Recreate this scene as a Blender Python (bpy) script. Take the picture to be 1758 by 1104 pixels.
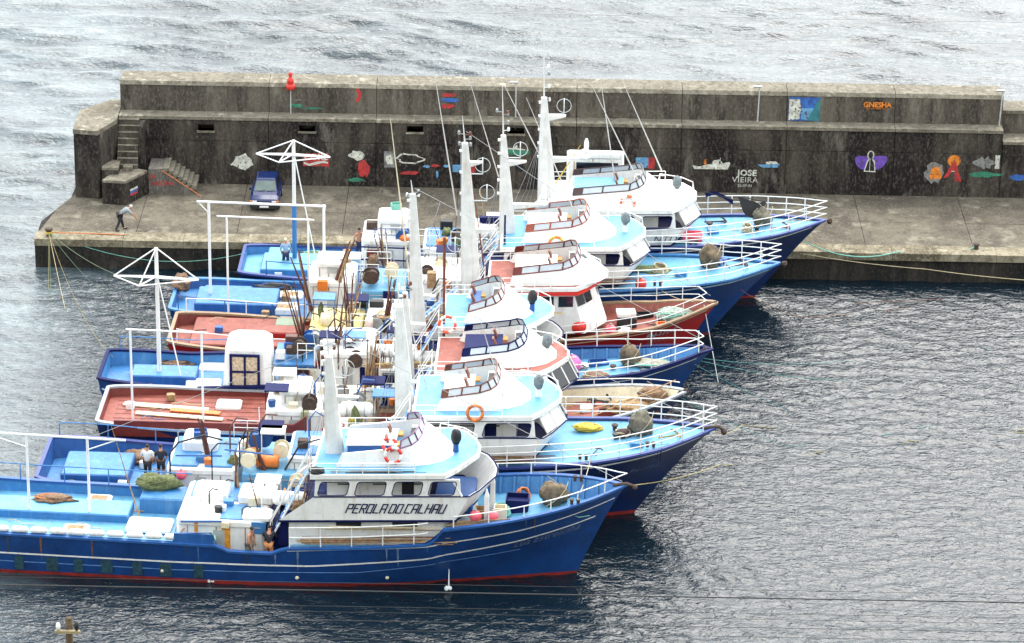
import bpy, bmesh, math, random
import numpy as np
from mathutils import Vector, Matrix, noise
from math import sin, cos, pi, radians, sqrt, atan2, hypot
random.seed(7)
for o in list(bpy.data.objects): bpy.data.objects.remove(o)
scene = bpy.context.scene
col = scene.collection

# ---------------------------------------------------------------- camera
cd = bpy.data.cameras.new('camera'); cam = bpy.data.objects.new('camera', cd); col.objects.link(cam)
PITCH, ROLL, CAMH = radians(23.0), 0.0175, 68.0
fw = Vector((0, cos(PITCH), -sin(PITCH))); up0 = Vector((0, sin(PITCH), cos(PITCH))); rt0 = Vector((1, 0, 0))
rt = rt0*cos(ROLL)+up0*sin(ROLL); up = up0*cos(ROLL)-rt0*sin(ROLL)
cam.matrix_world = Matrix(((rt.x, up.x, -fw.x, 0), (rt.y, up.y, -fw.y, 0), (rt.z, up.z, -fw.z, CAMH), (0, 0, 0, 1)))
cd.sensor_width = 36; cd.lens = 5780/1758*36; cd.clip_start = 1; cd.clip_end = 9000
scene.camera = cam

# ---------------------------------------------------------------- world: bright overcast
SUN_EL, SUN_AZ = radians(50), radians(22)      # azimuth measured from +Y (beyond the breakwater) towards +X
w = bpy.data.worlds.new('World'); scene.world = w; w.use_nodes = True
nt = w.node_tree; nt.nodes.clear()
sky = nt.nodes.new('ShaderNodeTexSky'); sky.sky_type = 'NISHITA'; sky.sun_disc = False
sky.sun_elevation = SUN_EL; sky.sun_rotation = SUN_AZ; sky.air_density = 1.0; sky.dust_density = 3.0
cloud = nt.nodes.new('ShaderNodeMixRGB'); cloud.inputs[0].default_value = 0.75
cloud.inputs[2].default_value = (9.6, 10.0, 10.0, 1)
bg = nt.nodes.new('ShaderNodeBackground'); bg.inputs[1].default_value = 0.1
wo = nt.nodes.new('ShaderNodeOutputWorld')
nt.links.new(sky.outputs[0], cloud.inputs[1]); nt.links.new(cloud.outputs[0], bg.inputs[0]); nt.links.new(bg.outputs[0], wo.inputs[0])
sd = bpy.data.lights.new('sun', 'SUN'); sun = bpy.data.objects.new('sun', sd); col.objects.link(sun)
sd.energy = 1.15; sd.angle = radians(50); sd.color = (1, .97, .92)
sdir = Vector((sin(SUN_AZ)*cos(SUN_EL), cos(SUN_AZ)*cos(SUN_EL), sin(SUN_EL)))
sun.rotation_euler = sdir.to_track_quat('Z', 'Y').to_euler()
vs = scene.view_settings; vs.view_transform = 'Standard'; vs.look = 'None'; vs.gamma = 1; vs.use_curve_mapping = False
vs.exposure = 1.8

# ---------------------------------------------------------------- materials
def srgb(*c): return tuple(((x/255)/12.92 if x/255 <= .04045 else ((x/255+.055)/1.055)**2.4) for x in c)
MATS = {}
def mat(name, color, rough=.5, var=.12, scale=2.0, streak=0, streak_col=(.12, .08, .05), bump=0, bscale=20, metal=0, spots=0, spot_col=(.03,.03,.03), spec=.5, st0=.62):
    if name in MATS: return MATS[name]
    m = bpy.data.materials.new(name); m.use_nodes = True; n = m.node_tree; b = n.nodes['Principled BSDF']
    b.inputs['Roughness'].default_value = rough; b.inputs['Metallic'].default_value = metal
    b.inputs['Specular IOR Level'].default_value = spec
    tc = n.nodes.new('ShaderNodeTexCoord')
    ge = n.nodes.new('ShaderNodeNewGeometry')
    no = n.nodes.new('ShaderNodeTexNoise'); no.inputs['Scale'].default_value = scale; no.inputs['Detail'].default_value = 6; no.inputs['Roughness'].default_value = .65
    n.links.new(ge.outputs['Position'], no.inputs['Vector'])
    mx = n.nodes.new('ShaderNodeMixRGB')
    mx.inputs[1].default_value = (*[max(0, c*(1-var*1.6)) for c in color], 1); mx.inputs[2].default_value = (*[min(1, c*(1+var)) for c in color], 1)
    rp = n.nodes.new('ShaderNodeMapRange'); rp.inputs[1].default_value = .3; rp.inputs[2].default_value = .7
    n.links.new(no.outputs['Fac'], rp.inputs[0]); n.links.new(rp.outputs[0], mx.inputs[0])
    out = mx.outputs[0]
    if streak:
        mp = n.nodes.new('ShaderNodeMapping'); mp.inputs['Scale'].default_value = (1, 1, .12)
        n.links.new(ge.outputs['Position'], mp.inputs[0])
        n2 = n.nodes.new('ShaderNodeTexNoise'); n2.inputs['Scale'].default_value = 3.3; n2.inputs['Detail'].default_value = 5; n2.inputs['Roughness'].default_value = .7
        n.links.new(mp.outputs[0], n2.inputs['Vector'])
        r2 = n.nodes.new('ShaderNodeMapRange'); r2.inputs[1].default_value = .52; r2.inputs[2].default_value = .72; r2.inputs[4].default_value = streak
        n.links.new(n2.outputs['Fac'], r2.inputs[0])
        m2 = n.nodes.new('ShaderNodeMixRGB'); m2.inputs[2].default_value = (*streak_col, 1)
        n.links.new(r2.outputs[0], m2.inputs[0]); n.links.new(out, m2.inputs[1]); out = m2.outputs[0]
    if spots:
        n3 = n.nodes.new('ShaderNodeTexNoise'); n3.inputs['Scale'].default_value = 7; n3.inputs['Detail'].default_value = 4
        n.links.new(ge.outputs['Position'], n3.inputs['Vector'])
        r3 = n.nodes.new('ShaderNodeMapRange'); r3.inputs[1].default_value = st0; r3.inputs[2].default_value = st0+.08; r3.inputs[4].default_value = spots
        n.links.new(n3.outputs['Fac'], r3.inputs[0])
        m3 = n.nodes.new('ShaderNodeMixRGB'); m3.inputs[2].default_value = (*spot_col, 1)
        n.links.new(r3.outputs[0], m3.inputs[0]); n.links.new(out, m3.inputs[1]); out = m3.outputs[0]
    n.links.new(out, b.inputs['Base Color'])
    if bump:
        n4 = n.nodes.new('ShaderNodeTexNoise'); n4.inputs['Scale'].default_value = bscale; n4.inputs['Detail'].default_value = 5
        n.links.new(ge.outputs['Position'], n4.inputs['Vector'])
        bp = n.nodes.new('ShaderNodeBump'); bp.inputs['Strength'].default_value = bump; bp.inputs['Distance'].default_value = .05
        n.links.new(n4.outputs['Fac'], bp.inputs['Height']); n.links.new(bp.outputs[0], b.inputs['Normal'])
    MATS[name] = m; return m
RUST = (.28, .11, .03)
WHITE = mat('white_paint', (.74, .74, .72), .45, .06, 1.5, .42, (.40, .29, .17), spots=.25, spot_col=(.34, .24, .15))
CREAM = mat('cream_paint', (.68, .6, .42), .5, .1, 1.5, .5, (.4, .22, .08), spots=.2, spot_col=RUST)
LBLUE = mat('light_blue_deck_paint', (.035, .165, .39), .5, .16, 1.2, .35, (.19, .36, .48), spots=.3, spot_col=(.2, .3, .38))
LBLUE2 = mat('pale_blue_deck_paint', (.10, .30, .48), .55, .15, 1.3, .3, (.3, .42, .46), spots=.25, spot_col=(.3, .38, .38))
MBLUE = mat('mid_blue_paint', (.014, .08, .27), .5, .15, 1.2, .3, (.08, .2, .4))
HBLUE = mat('hull_blue_paint', (.004, .042, .18), .4, .25, .8, .6, (.012, .035, .10), spots=.35, spot_col=(.03, .09, .22), bump=.05, bscale=6)
HBLUE2 = mat('hull_dark_blue_paint', (.002, .016, .085), .4, .25, .8, .6, (.010, .018, .05), spots=.35, spot_col=(.012, .04, .12), bump=.05, bscale=6)
NAVY = mat('navy_paint', (.005, .009, .065), .65, .1, spec=.15)
RED = mat('red_hull_paint', (.30, .008, .008), .45, .2, .9, .3, (.1, .02, .015))
BOOT = mat('boot_top_red', (.22, .015, .012), .6, .25, 1.5, .4, (.04, .02, .02))
REDDECK = mat('red_brown_deck_paint', (.24, .06, .042), .65, .2, 1.3, .4, (.46, .2, .14), spots=.4, spot_col=(.16, .04, .03))
DRED = mat('dark_red_paint', (.14, .02, .015), .5, .15)
BROWN = mat('varnished_wood', (.16, .045, .025), .45, .25, 4)
WOOD = mat('weathered_wood', (.33, .2, .09), .7, .35, 4)
BAMBOO = mat('bamboo_cane', (.36, .22, .10), .6, .4, 6)
RODD = mat('dark_pole', (.10, .035, .025), .6, .3, 6)
GREY = mat('grey_metal', (.32, .33, .33), .45, .2, 3, metal=.3)
GALV = mat('galvanised_post', (.42, .43, .42), .5, .15, 3, .4, RUST)
BLACK = mat('black_rubber', (.012, .012, .014), .6, .2)
DARK = mat('dark_opening', (.008, .009, .013), .5, .1)
GLASS = mat('dark_window_glass', (.012, .014, .02), .08, .05)
PANE = mat('clear_screen_pane', (.5, .55, .6), .12, .06)
RUSTM = mat('rusty_iron', (.06, .035, .025), .8, .35, 6, bump=.4)
RSTREAK = mat('orange_rust_stain', (.72, .30, .03), .7, .35, 5, .5, (.45, .12, .02))
ORANGE = mat('orange_plastic', (.62, .16, .02), .45, .15, 4)
PINK = mat('pink_buoy', (.72, .1, .14), .4, .12, 4)
REDP = mat('bright_red_paint', (.6, .03, .02), .4, .1)
YEL = mat('yellow_rope', (.55, .4, .05), .8, .3, 9)
GRNROPE = mat('green_rope', (.16, .42, .34), .8, .2, 9)
TANROPE = mat('tan_rope', (.45, .38, .24), .8, .2, 9)
ORROPE = mat('orange_rope', (.5, .16, .05), .8, .2, 9)
NET = mat('olive_net', (.13, .15, .06), .9, .45, 9, bump=.8, bscale=30)
NETB = mat('brown_net', (.22, .13, .08), .9, .5, 12, bump=.8, bscale=30)
STONE = mat('brown_canvas', (.14, .105, .065), .9, .45, 3, bump=.7, bscale=8)
BAG = mat('grey_canvas', (.16, .19, .2), .85, .3, 6, bump=.5)
STAIN = mat('cargo_brown', (.32, .2, .1), .8, .4, 6)
SKIN = mat('skin', (.42, .2, .12), .6, .08)
HAIR = mat('dark_hair', (.015, .01, .008), .7, .1)
CONC = None
def concrete(name, base, dark, pale, light=.5, vert=True, sc=1.0, thr=(.40, .62)):
    m = bpy.data.materials.new(name); m.use_nodes = True; n = m.node_tree; b = n.nodes['Principled BSDF']; L = n.links.new
    b.inputs['Roughness'].default_value = .93; b.inputs['Specular IOR Level'].default_value = .2
    ge = n.nodes.new('ShaderNodeNewGeometry')
    def nz(scale, vscale, det=7, rough=.65):
        mp = n.nodes.new('ShaderNodeMapping'); mp.inputs['Scale'].default_value = vscale
        L(ge.outputs['Position'], mp.inputs[0])
        t = n.nodes.new('ShaderNodeTexNoise'); t.inputs['Scale'].default_value = scale; t.inputs['Detail'].default_value = det; t.inputs['Roughness'].default_value = rough
        L(mp.outputs[0], t.inputs['Vector']); return t.outputs['Fac']
    def mr(s, a, c, d=0, e=1):
        r = n.nodes.new('ShaderNodeMapRange'); r.inputs[1].default_value = a; r.inputs[2].default_value = c; r.inputs[3].default_value = d; r.inputs[4].default_value = e
        L(s, r.inputs[0]); return r.outputs[0]
    def mix(f, a, c):
        x = n.nodes.new('ShaderNodeMixRGB'); L(f, x.inputs[0])
        if isinstance(a, tuple): x.inputs[1].default_value = (*a, 1)
        else: L(a, x.inputs[1])
        x.inputs[2].default_value = (*c, 1); return x.outputs[0]
    big = nz(.35*sc, (1, 1, .45 if vert else 1)); out = mix(mr(big, *thr), base, dark)
    st = nz(1.8*sc, (1, 1, .13 if vert else 1)); out = mix(mr(st, .46, .64, 0, .85), out, dark)
    pl = nz(1.1*sc, (1, 1, .3 if vert else 1)); out = mix(mr(pl, .56, .72, 0, light), out, pale)
    fi = nz(9, (1, 1, .5 if vert else 1)); out = mix(mr(fi, .5, .68, 0, .6), out, tuple(c*1.6 for c in base))
    fi2 = nz(14, (1, 1, 1)); out = mix(mr(fi2, .54, .68, 0, .6), out, dark)
    L(out, b.inputs['Base Color'])
    bp = n.nodes.new('ShaderNodeBump'); bp.inputs['Strength'].default_value = .6; bp.inputs['Distance'].default_value = .06; L(nz(5, (1, 1, 1)), bp.inputs['Height']); L(bp.outputs[0], b.inputs['Normal'])
    MATS[name] = m; return m
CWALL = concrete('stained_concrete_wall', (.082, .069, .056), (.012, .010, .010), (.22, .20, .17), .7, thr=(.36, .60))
CPARA = concrete('weathered_parapet', (.12, .103, .082), (.03, .025, .022), (.25, .225, .18), .75, thr=(.4, .7))
CTOP = concrete('pale_ledge_concrete', (.18, .163, .127), (.08, .068, .052), (.44, .40, .31), .9, False, 1.6, (.45, .8))
CQUAY = concrete('quay_pavement_concrete', (.135, .118, .09), (.062, .053, .042), (.27, .245, .19), .8, False, .8)
CEDGE = concrete('worn_quay_edge', (.24, .21, .15), (.09, .075, .05), (.42, .38, .28), .9, False, 1.5)
CFACE = concrete('wet_quay_face', (.045, .037, .03), (.008, .010, .010), (.14, .12, .10), .5)

# ---------------------------------------------------------------- mesh helpers
class MB:
    def __init__(s): s.v = []; s.f = []
    def add(s, vs, fs):
        k = len(s.v); s.v += [tuple(p) for p in vs]; s.f += [tuple(i+k for i in f) for f in fs]; return s
    def box(s, x0, x1, y0, y1, z0, z1, m=0, xr=0):
        # m: slope of z along x, measured from xr
        P = [(x, y, z+m*(x-xr)) for z in (z0, z1) for y in (y0, y1) for x in (x0, x1)]
        return s.add(P, [(0, 2, 3, 1), (4, 5, 7, 6), (0, 1, 5, 4), (2, 6, 7, 3), (0, 4, 6, 2), (1, 3, 7, 5)])
    def obox(s, c, d, rot=None):
        M = rot or Matrix.Identity(3)
        P = [Vector(c)+M@Vector((x*d[0]/2, y*d[1]/2, z*d[2]/2)) for z in (-1, 1) for y in (-1, 1) for x in (-1, 1)]
        return s.add(P, [(0, 2, 3, 1), (4, 5, 7, 6), (0, 1, 5, 4), (2, 6, 7, 3), (0, 4, 6, 2), (1, 3, 7, 5)])
    def loft(s, A, B, cap=True):
        n = len(A); fs = [(i, (i+1) % n, n+(i+1) % n, n+i) for i in range(n)]
        if cap: fs += [tuple(range(n-1, -1, -1)), tuple(range(n, 2*n))]
        return s.add(list(A)+list(B), fs)
    def rbox(s, x0, x1, y0, y1, z0, z1, r=.1, m=0, xr=0, top=0):
        def ring(z, e):
            q = [(x0+r+e, y0+e), (x1-r-e, y0+e), (x1-e, y0+r+e), (x1-e, y1-r-e), (x1-r-e, y1-e), (x0+r+e, y1-e), (x0+e, y1-r-e), (x0+e, y0+r+e)]
            return [(x, y, z+m*(x-xr)) for x, y in q]
        rr = r*.5
        R = [ring(z0, 0), ring(z1-rr, top*.6), ring(z1, rr+top*.6)]
        s.loft(R[0], R[1], False); s.loft(R[1], R[2], False)
        k = len(s.v); s.v += R[2]+R[0]; s.f += [tuple(range(k, k+8)), tuple(range(k+15, k+7, -1))]; return s
    def tube(s, a, b, r0, r1=None, n=6, cap=True):
        return s.path([a, b], [r0, r0 if r1 is None else r1], n, cap)
    def path(s, pts, r, n=6, cap=True, closed=False):
        pts = [Vector(p) for p in pts]; N = len(pts)
        rs = r if isinstance(r, (list, tuple)) else [r]*N
        k = len(s.v); pn = None
        for i, p in enumerate(pts):
            if closed: t = pts[(i+1) % N]-pts[i-1]
            else: t = pts[min(i+1, N-1)]-pts[max(i-1, 0)]
            if t.length < 1e-9: t = Vector((0, 0, 1))
            t.normalize()
            if pn is None: pn = t.orthogonal().normalized()
            else:
                pn = pn-t*pn.dot(t)
                pn = pn.normalized() if pn.length > 1e-6 else t.orthogonal().normalized()
            bn = t.cross(pn)
            for j in range(n):
                a = 2*pi*j/n; s.v.append(tuple(p+(pn*cos(a)+bn*sin(a))*rs[i]))
        for i in range(N if closed else N-1):
            i2 = (i+1) % N
            for j in range(n):
                j2 = (j+1) % n; s.f.append((k+i*n+j, k+i*n+j2, k+i2*n+j2, k+i2*n+j))
        if cap and not closed:
            s.f.append(tuple(k+j for j in range(n-1, -1, -1))); s.f.append(tuple(k+(N-1)*n+j for j in range(n)))
        return s
    def ball(s, c, r, n=10, m=7, jit=0, seed=0):
        if not isinstance(r, (tuple, list)): r = (r, r, r)
        k = len(s.v)
        for i in range(m+1):
            th = pi*i/m
            for j in range(n):
                ph = 2*pi*j/n; d = Vector((sin(th)*cos(ph), sin(th)*sin(ph), cos(th)))
                q = 1+(jit*(noise.noise(d*1.7+Vector((seed*3.1, seed, 0)))*1.4+.6*noise.noise(d*4+Vector((seed, 0, seed*2.)))) if jit else 0)
                s.v.append((c[0]+d.x*r[0]*q, c[1]+d.y*r[1]*q, c[2]+d.z*r[2]*q))
        for i in range(m):
            for j in range(n):
                j2 = (j+1) % n; s.f.append((k+i*n+j, k+(i+1)*n+j, k+(i+1)*n+j2, k+i*n+j2))
        return s
    def lathe(s, c, prof, n=10):
        k = len(s.v)
        for r, z in prof:
            for j in range(n): a = 2*pi*j/n; s.v.append((c[0]+r*cos(a), c[1]+r*sin(a), c[2]+z))
        for i in range(len(prof)-1):
            for j in range(n): j2 = (j+1) % n; s.f.append((k+i*n+j, k+i*n+j2, k+(i+1)*n+j2, k+(i+1)*n+j))
        s.f.append(tuple(k+j for j in range(n-1, -1, -1))); s.f.append(tuple(k+(len(prof)-1)*n+j for j in range(n)))
        return s
    def build(s, name, m, parent=None, smooth=False, label=None):
        me = bpy.data.meshes.new(name); me.from_pydata(s.v, [], s.f); me.materials.append(m)
        bm = bmesh.new(); bm.from_mesh(me); bmesh.ops.recalc_face_normals(bm, faces=bm.faces); bm.to_mesh(me); bm.free()
        if smooth: me.polygons.foreach_set('use_smooth', [True]*len(me.polygons))
        o = bpy.data.objects.new(name, me); col.objects.link(o)
        if parent: o.parent = parent
        if label: o['label'] = label
        return o
def tag(o, label, cat, group=None):
    o['label'] = label; o['category'] = cat
    if group: o['group'] = group
    return o
def empty(name, loc, rz=0):
    o = bpy.data.objects.new(name, None); o.empty_display_size = .3; col.objects.link(o)
    o.location = loc; o.rotation_euler = (0, 0, rz); return o
def struct(o): o['kind'] = 'structure'; return o
def copy_of(o, parent, loc=None):
    c = o.copy(); col.objects.link(c); c.parent = parent
    if loc is not None: c.location = loc
    return c
def curve_mesh(splines, thick):
    cu = bpy.data.curves.new('c', 'CURVE'); cu.dimensions = '2D'; cu.fill_mode = 'BOTH'; cu.extrude = thick/2
    for pts in splines:
        sp = cu.splines.new('POLY'); sp.points.add(len(pts)-1); sp.use_cyclic_u = True
        for i, (x, y) in enumerate(pts): sp.points[i].co = (x, y, 0, 1)
    o = bpy.data.objects.new('c', cu); col.objects.link(o)
    dg = bpy.context.evaluated_depsgraph_get(); me = bpy.data.meshes.new_from_object(o.evaluated_get(dg))
    bpy.data.objects.remove(o); bpy.data.curves.remove(cu); return me
def text_mesh(txt, size, thick=.02, shear=0, bold=0, spacing=1.0):
    cu = bpy.data.curves.new('t', 'FONT'); cu.body = txt; cu.size = size; cu.extrude = thick/2; cu.shear = shear; cu.offset = bold
    cu.align_x = 'CENTER'; cu.align_y = 'CENTER'; cu.resolution_u = 3; cu.space_character = spacing
    o = bpy.data.objects.new('t', cu); col.objects.link(o)
    dg = bpy.context.evaluated_depsgraph_get(); me = bpy.data.meshes.new_from_object(o.evaluated_get(dg))
    bpy.data.objects.remove(o); bpy.data.curves.remove(cu); return me
def place_mesh(me, name, m, parent, fn, label=None):
    for v in me.vertices: v.co = Vector(fn(v.co.x, v.co.y, v.co.z))
    me.materials.clear(); me.materials.append(m); me.update()
    bm = bmesh.new(); bm.from_mesh(me); bmesh.ops.recalc_face_normals(bm, faces=bm.faces); bm.to_mesh(me); bm.free()
    me.name = name; o = bpy.data.objects.new(name, me); col.objects.link(o); o.parent = parent
    if label: o['label'] = label
    return o
def roundpoly(pts, r, n=4):
    out = []; N = len(pts)
    for i in range(N):
        p = Vector(pts[i]); a = Vector(pts[i-1])-p; b = Vector(pts[(i+1) % N])-p
        q = min(r, a.length*.45, b.length*.45); A = p+a.normalized()*q; B = p+b.normalized()*q
        for k in range(n+1):
            t = k/n; out.append(tuple(A*(1-t)**2+p*2*t*(1-t)+B*t*t))
    return out
def interp(tab, x):
    if x <= tab[0][0]: return tab[0][1]
    for (a, b), (c, d) in zip(tab, tab[1:]):
        if x <= c: return b+(d-b)*(x-a)/(c-a)
    return tab[-1][1]
# ---------------------------------------------------------------- water
def make_water():
    rng = np.random.RandomState(3)
    def axis(lo, hi, step, far):
        core = np.arange(lo, hi+1e-6, step); g = [core[-1]]; s = step
        while g[-1] < far[1]: s *= 1.35; g.append(g[-1]+s)
        h = [core[0]]; s = step
        while h[-1] > far[0]: s *= 1.35; h.append(h[-1]-s)
        return np.array(sorted(h[1:])+list(core)+g[1:])
    xs = axis(-38, 38, .16, (-2500, 2500)); ys = axis(121, 222, .17, (-400, 5000))
    X, Y = np.meshgrid(xs, ys)
    def waves(n, l0, l1, amp, mdir, spread, X, Y):
        Z = np.zeros_like(X)
        for i in range(n):
            lam = l0*(l1/l0)**rng.rand(); th = mdir+rng.randn()*spread; k = 2*pi/lam
            ph = rng.rand()*2*pi; q = k*(X*cos(th)+Y*sin(th))+ph
            a = amp*lam/sqrt(n)
            Z += a*(np.sin(q)+.22*np.sin(2*q+1.57))
        return Z
    wx = X+.8*np.sin(Y*.21+1)+.5*np.sin(X*.13+Y*.1); wy = Y+.7*np.sin(X*.17)+.5*np.sin(X*.41+2)
    sea = waves(80, .6, 6.0, .040, radians(-100), .33, wx, wy)
    har = waves(70, .55, 1.7, .03, radians(-108), .5, wx, wy)
    f = np.clip((Y-176)/3, 0, 1); f2 = np.clip((-X-20-(Y-125)*.05)/9, 0, 1); f = np.maximum(f, f2*.9)
    gx = 1+.2*np.sin(X*.19+Y*.11)+.15*np.sin(Y*.31-X*.07)
    Z = (har*(1-f)+sea*f)*gx
    fade = np.clip(1.6-np.hypot(X/60, (Y-170)/80), 0, 1); Z = Z*fade
    nx, ny = len(xs), len(ys)
    co = np.stack([X, Y, Z], -1).reshape(-1, 3)
    i = np.arange((nx-1)*(ny-1)); r = i//(nx-1); c = i % (nx-1); a = r*nx+c
    F = np.stack([a, a+1, a+nx+1, a+nx], -1)
    me = bpy.data.meshes.new('water'); me.vertices.add(len(co)); me.vertices.foreach_set('co', co.ravel())
    me.loops.add(F.size); me.loops.foreach_set('vertex_index', F.ravel().astype(np.int32))
    me.polygons.add(len(F)); me.polygons.foreach_set('loop_start', np.arange(0, F.size, 4, dtype=np.int32)); me.polygons.foreach_set('loop_total', np.full(len(F), 4, dtype=np.int32))
    me.polygons.foreach_set('use_smooth', np.ones(len(F), dtype=bool)); me.update(calc_edges=True)
    o = bpy.data.objects.new('water', me); col.objects.link(o); struct(o)
    m = bpy.data.materials.new('sea_water'); m.use_nodes = True; n = m.node_tree; b = n.nodes['Principled BSDF']; L = n.links.new
    b.inputs['Roughness'].default_value = .055; b.inputs['IOR'].default_value = 1.42
    ge = n.nodes.new('ShaderNodeNewGeometry')
    def nz(scale, v, det, rough=.6, dist=0):
        mp = n.nodes.new('ShaderNodeMapping'); mp.inputs['Scale'].default_value = v; mp.inputs['Rotation'].default_value = (0, 0, radians(14))
        L(ge.outputs['Position'], mp.inputs[0]); t = n.nodes.new('ShaderNodeTexNoise'); t.inputs['Scale'].default_value = scale; t.inputs['Detail'].default_value = det
        t.inputs['Roughness'].default_value = rough; t.inputs['Distortion'].default_value = dist; L(mp.outputs[0], t.inputs['Vector']); return t.outputs['Fac']
    prev = None
    for sc, v, st, d, det in ((2.6, (.75, 1.5, 1), 1.0, .09, 2), (6.0, (.8, 1.4, 1), 1.0, .025, 2)):
        bp = n.nodes.new('ShaderNodeBump'); bp.inputs['Strength'].default_value = st; bp.inputs['Distance'].default_value = d
        L(nz(sc, v, det, .6, .4), bp.inputs['Height'])
        if prev: L(prev, bp.inputs['Normal'])
        prev = bp.outputs[0]
    L(prev, b.inputs['Normal'])
    # thin foam / aerated patches: long streaks
    fo = nz(.35, (.35, 1.6, 1), 9, .72, .6)
    rr = n.nodes.new('ShaderNodeMapRange'); rr.inputs[1].default_value = .34; rr.inputs[2].default_value = .80; rr.inputs[4].default_value = .34; L(fo, rr.inputs[0])
    # more foam on the open-sea side (west of the pier head and behind the breakwater)
    sx = n.nodes.new('ShaderNodeSeparateXYZ'); L(ge.outputs['Position'], sx.inputs[0])
    mw = n.nodes.new('ShaderNodeMapRange'); mw.inputs[1].default_value = -19; mw.inputs[2].default_value = -26; L(sx.outputs[0], mw.inputs[0])
    mn = n.nodes.new('ShaderNodeMapRange'); mn.inputs[1].default_value = 172; mn.inputs[2].default_value = 180; mn.inputs[4].default_value = .42; L(sx.outputs[1], mn.inputs[0])
    mxm = n.nodes.new('ShaderNodeMath'); mxm.operation = 'MAXIMUM'; L(mw.outputs[0], mxm.inputs[0]); L(mn.outputs[0], mxm.inputs[1])
    mm = n.nodes.new('ShaderNodeMath'); mm.operation = 'MULTIPLY_ADD'; L(mxm.outputs[0], mm.inputs[0]); mm.inputs[1].default_value = 1.15; mm.inputs[2].default_value = .02
    m2 = n.nodes.new('ShaderNodeMath'); m2.operation = 'MULTIPLY'; L(rr.outputs[0], m2.inputs[0]); L(mm.outputs[0], m2.inputs[1])
    mx = n.nodes.new('ShaderNodeMixRGB'); mx.inputs[1].default_value = (.003, .009, .015, 1); mx.inputs[2].default_value = (.44, .54, .56, 1)
    L(m2.outputs[0], mx.inputs[0]); L(mx.outputs[0], b.inputs['Base Color'])
    me.materials.append(m)
make_water()

# ---------------------------------------------------------------- quay and breakwater
YW, YP = 175.3, 176.2
quay = empty('quay', (0, 0, 0)); struct(quay)
qp = [(-25.5, 166.55), (60, 166.75), (60, 178), (-24.3, 178), (-24.35, 172.8), (-25.5, 169.3)]
MB().loft([(x, y, -2) for x, y in qp], [(x, y, 1.55) for x, y in qp]).build('quay_body', CFACE, quay)
# paving slabs laid in bays, joints left open; worn edge kerb stones
x = -25.4; k = 0; bay = []
while x < 58:
    wd = 4.6+random.random()*1.8
    for (ya, yb) in ((167.75, 171.2), (171.2, 175.3)):
        xa = x; xb = min(x+wd, 60)
        g = .015
        def cut(xx, yy):   # chamfered pier head on the left
            lim = -25.5+(max(yy-169.3, 0))*(1.15/3.5); return max(xx, lim)
        P = [(cut(xa, ya)+g, ya+g), (xb-g, ya+g), (xb-g, yb-g), (cut(xa, yb)+g, yb-g)]
        if P[0][0] < P[1][0]-.1 and P[3][0] < P[2][0]-.1:
            MB().loft([(a, b, 1.5) for a, b in P], [(a, b, 1.6+random.uniform(-.008, .008)) for a, b in P]).build('paving_slab', CQUAY, quay)
    x += wd
x = -25.52
while x < 58:
    wd = 1.9+random.random()*1.6
    y0 = 166.52+random.uniform(-.02, .02)
    MB().box(x+.01, x+wd-.01, y0, 167.74, 1.22, 1.63+random.uniform(-.02, .02)).build('kerb_stone', CEDGE, quay)
    x += wd

wall = empty('breakwater_wall', (0, 0, 0)); tag(wall, 'long dark stained concrete breakwater wall with pale ledges and painted murals', 'wall')
def section(name, x0, x1, y0, y1, z0, z1, m, opens=()):
    b = MB(); xs_ = x0
    for (a, c, z2, z3) in sorted(opens):
        b.box(xs_, a, y0, y1, z0, z1); b.box(a, c, y0, y1, z0, z2); b.box(a, c, y0, y1, z3, z1); b.box(a, c, y0+.8, y1, z2, z3); xs_ = c
    b.box(xs_, x1, y0, y1, z0, z1); return b.build(name, m, wall)
joints = [-21.9, -13.65, -7.7, -2.3, 3.37, 9.2, 15.0, 20.98, 26.95]
drains = [(-17.55, -16.65, 4.72, 5.08), (-11.95, -11.05, 4.78, 5.12), (-6.0, -5.1, 4.85, 5.2), (-.4, .5, 4.85, 5.2)]
for a, b_ in zip(joints, joints[1:]):
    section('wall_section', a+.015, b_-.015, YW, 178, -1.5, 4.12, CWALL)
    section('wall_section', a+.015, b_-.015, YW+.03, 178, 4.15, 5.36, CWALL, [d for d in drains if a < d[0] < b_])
    section('ledge_slab', a+.015, b_-.015, YW-.05, YP, 5.37, 5.55, CTOP)
    section('parapet_section', a+.015, b_-.015, YP, 177.85, 5.3, 7.04, CPARA)
    q = MB(); q.loft([(a+.015, YP-.04, 7.05), (b_-.015, YP-.04, 7.05), (b_-.015, 177.9, 7.05), (a+.015, 177.9, 7.05)], [(a+.015, YP+.1, 7.25), (b_-.015, YP+.1, 7.25), (b_-.015, 177.75, 7.3), (a+.015, 177.75, 7.3)]).build('coping_slab', CTOP, wall)
for d in drains: MB().box(d[0]-.05, d[1]+.05, YW-.06, YW+.5, d[2]-.1, d[2]).build('drain_sill', CTOP, wall)
# lower continuation to the right
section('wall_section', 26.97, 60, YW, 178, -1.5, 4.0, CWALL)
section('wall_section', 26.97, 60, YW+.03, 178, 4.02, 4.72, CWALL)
section('ledge_slab', 26.97, 60, YW-.05, YP+.5, 4.73, 4.9, CTOP)
section('parapet_section', 26.97, 60, YP+.5, 178.2, 4.8, 6.05, CPARA)
section('coping_slab', 26.97, 60, YP+.45, 178.3, 6.06, 6.25, CTOP)
# rubble-free sea side toe
section('sea_toe', -22.2, 60, 178.0, 179.2, -2, 3.0, CWALL)

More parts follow.
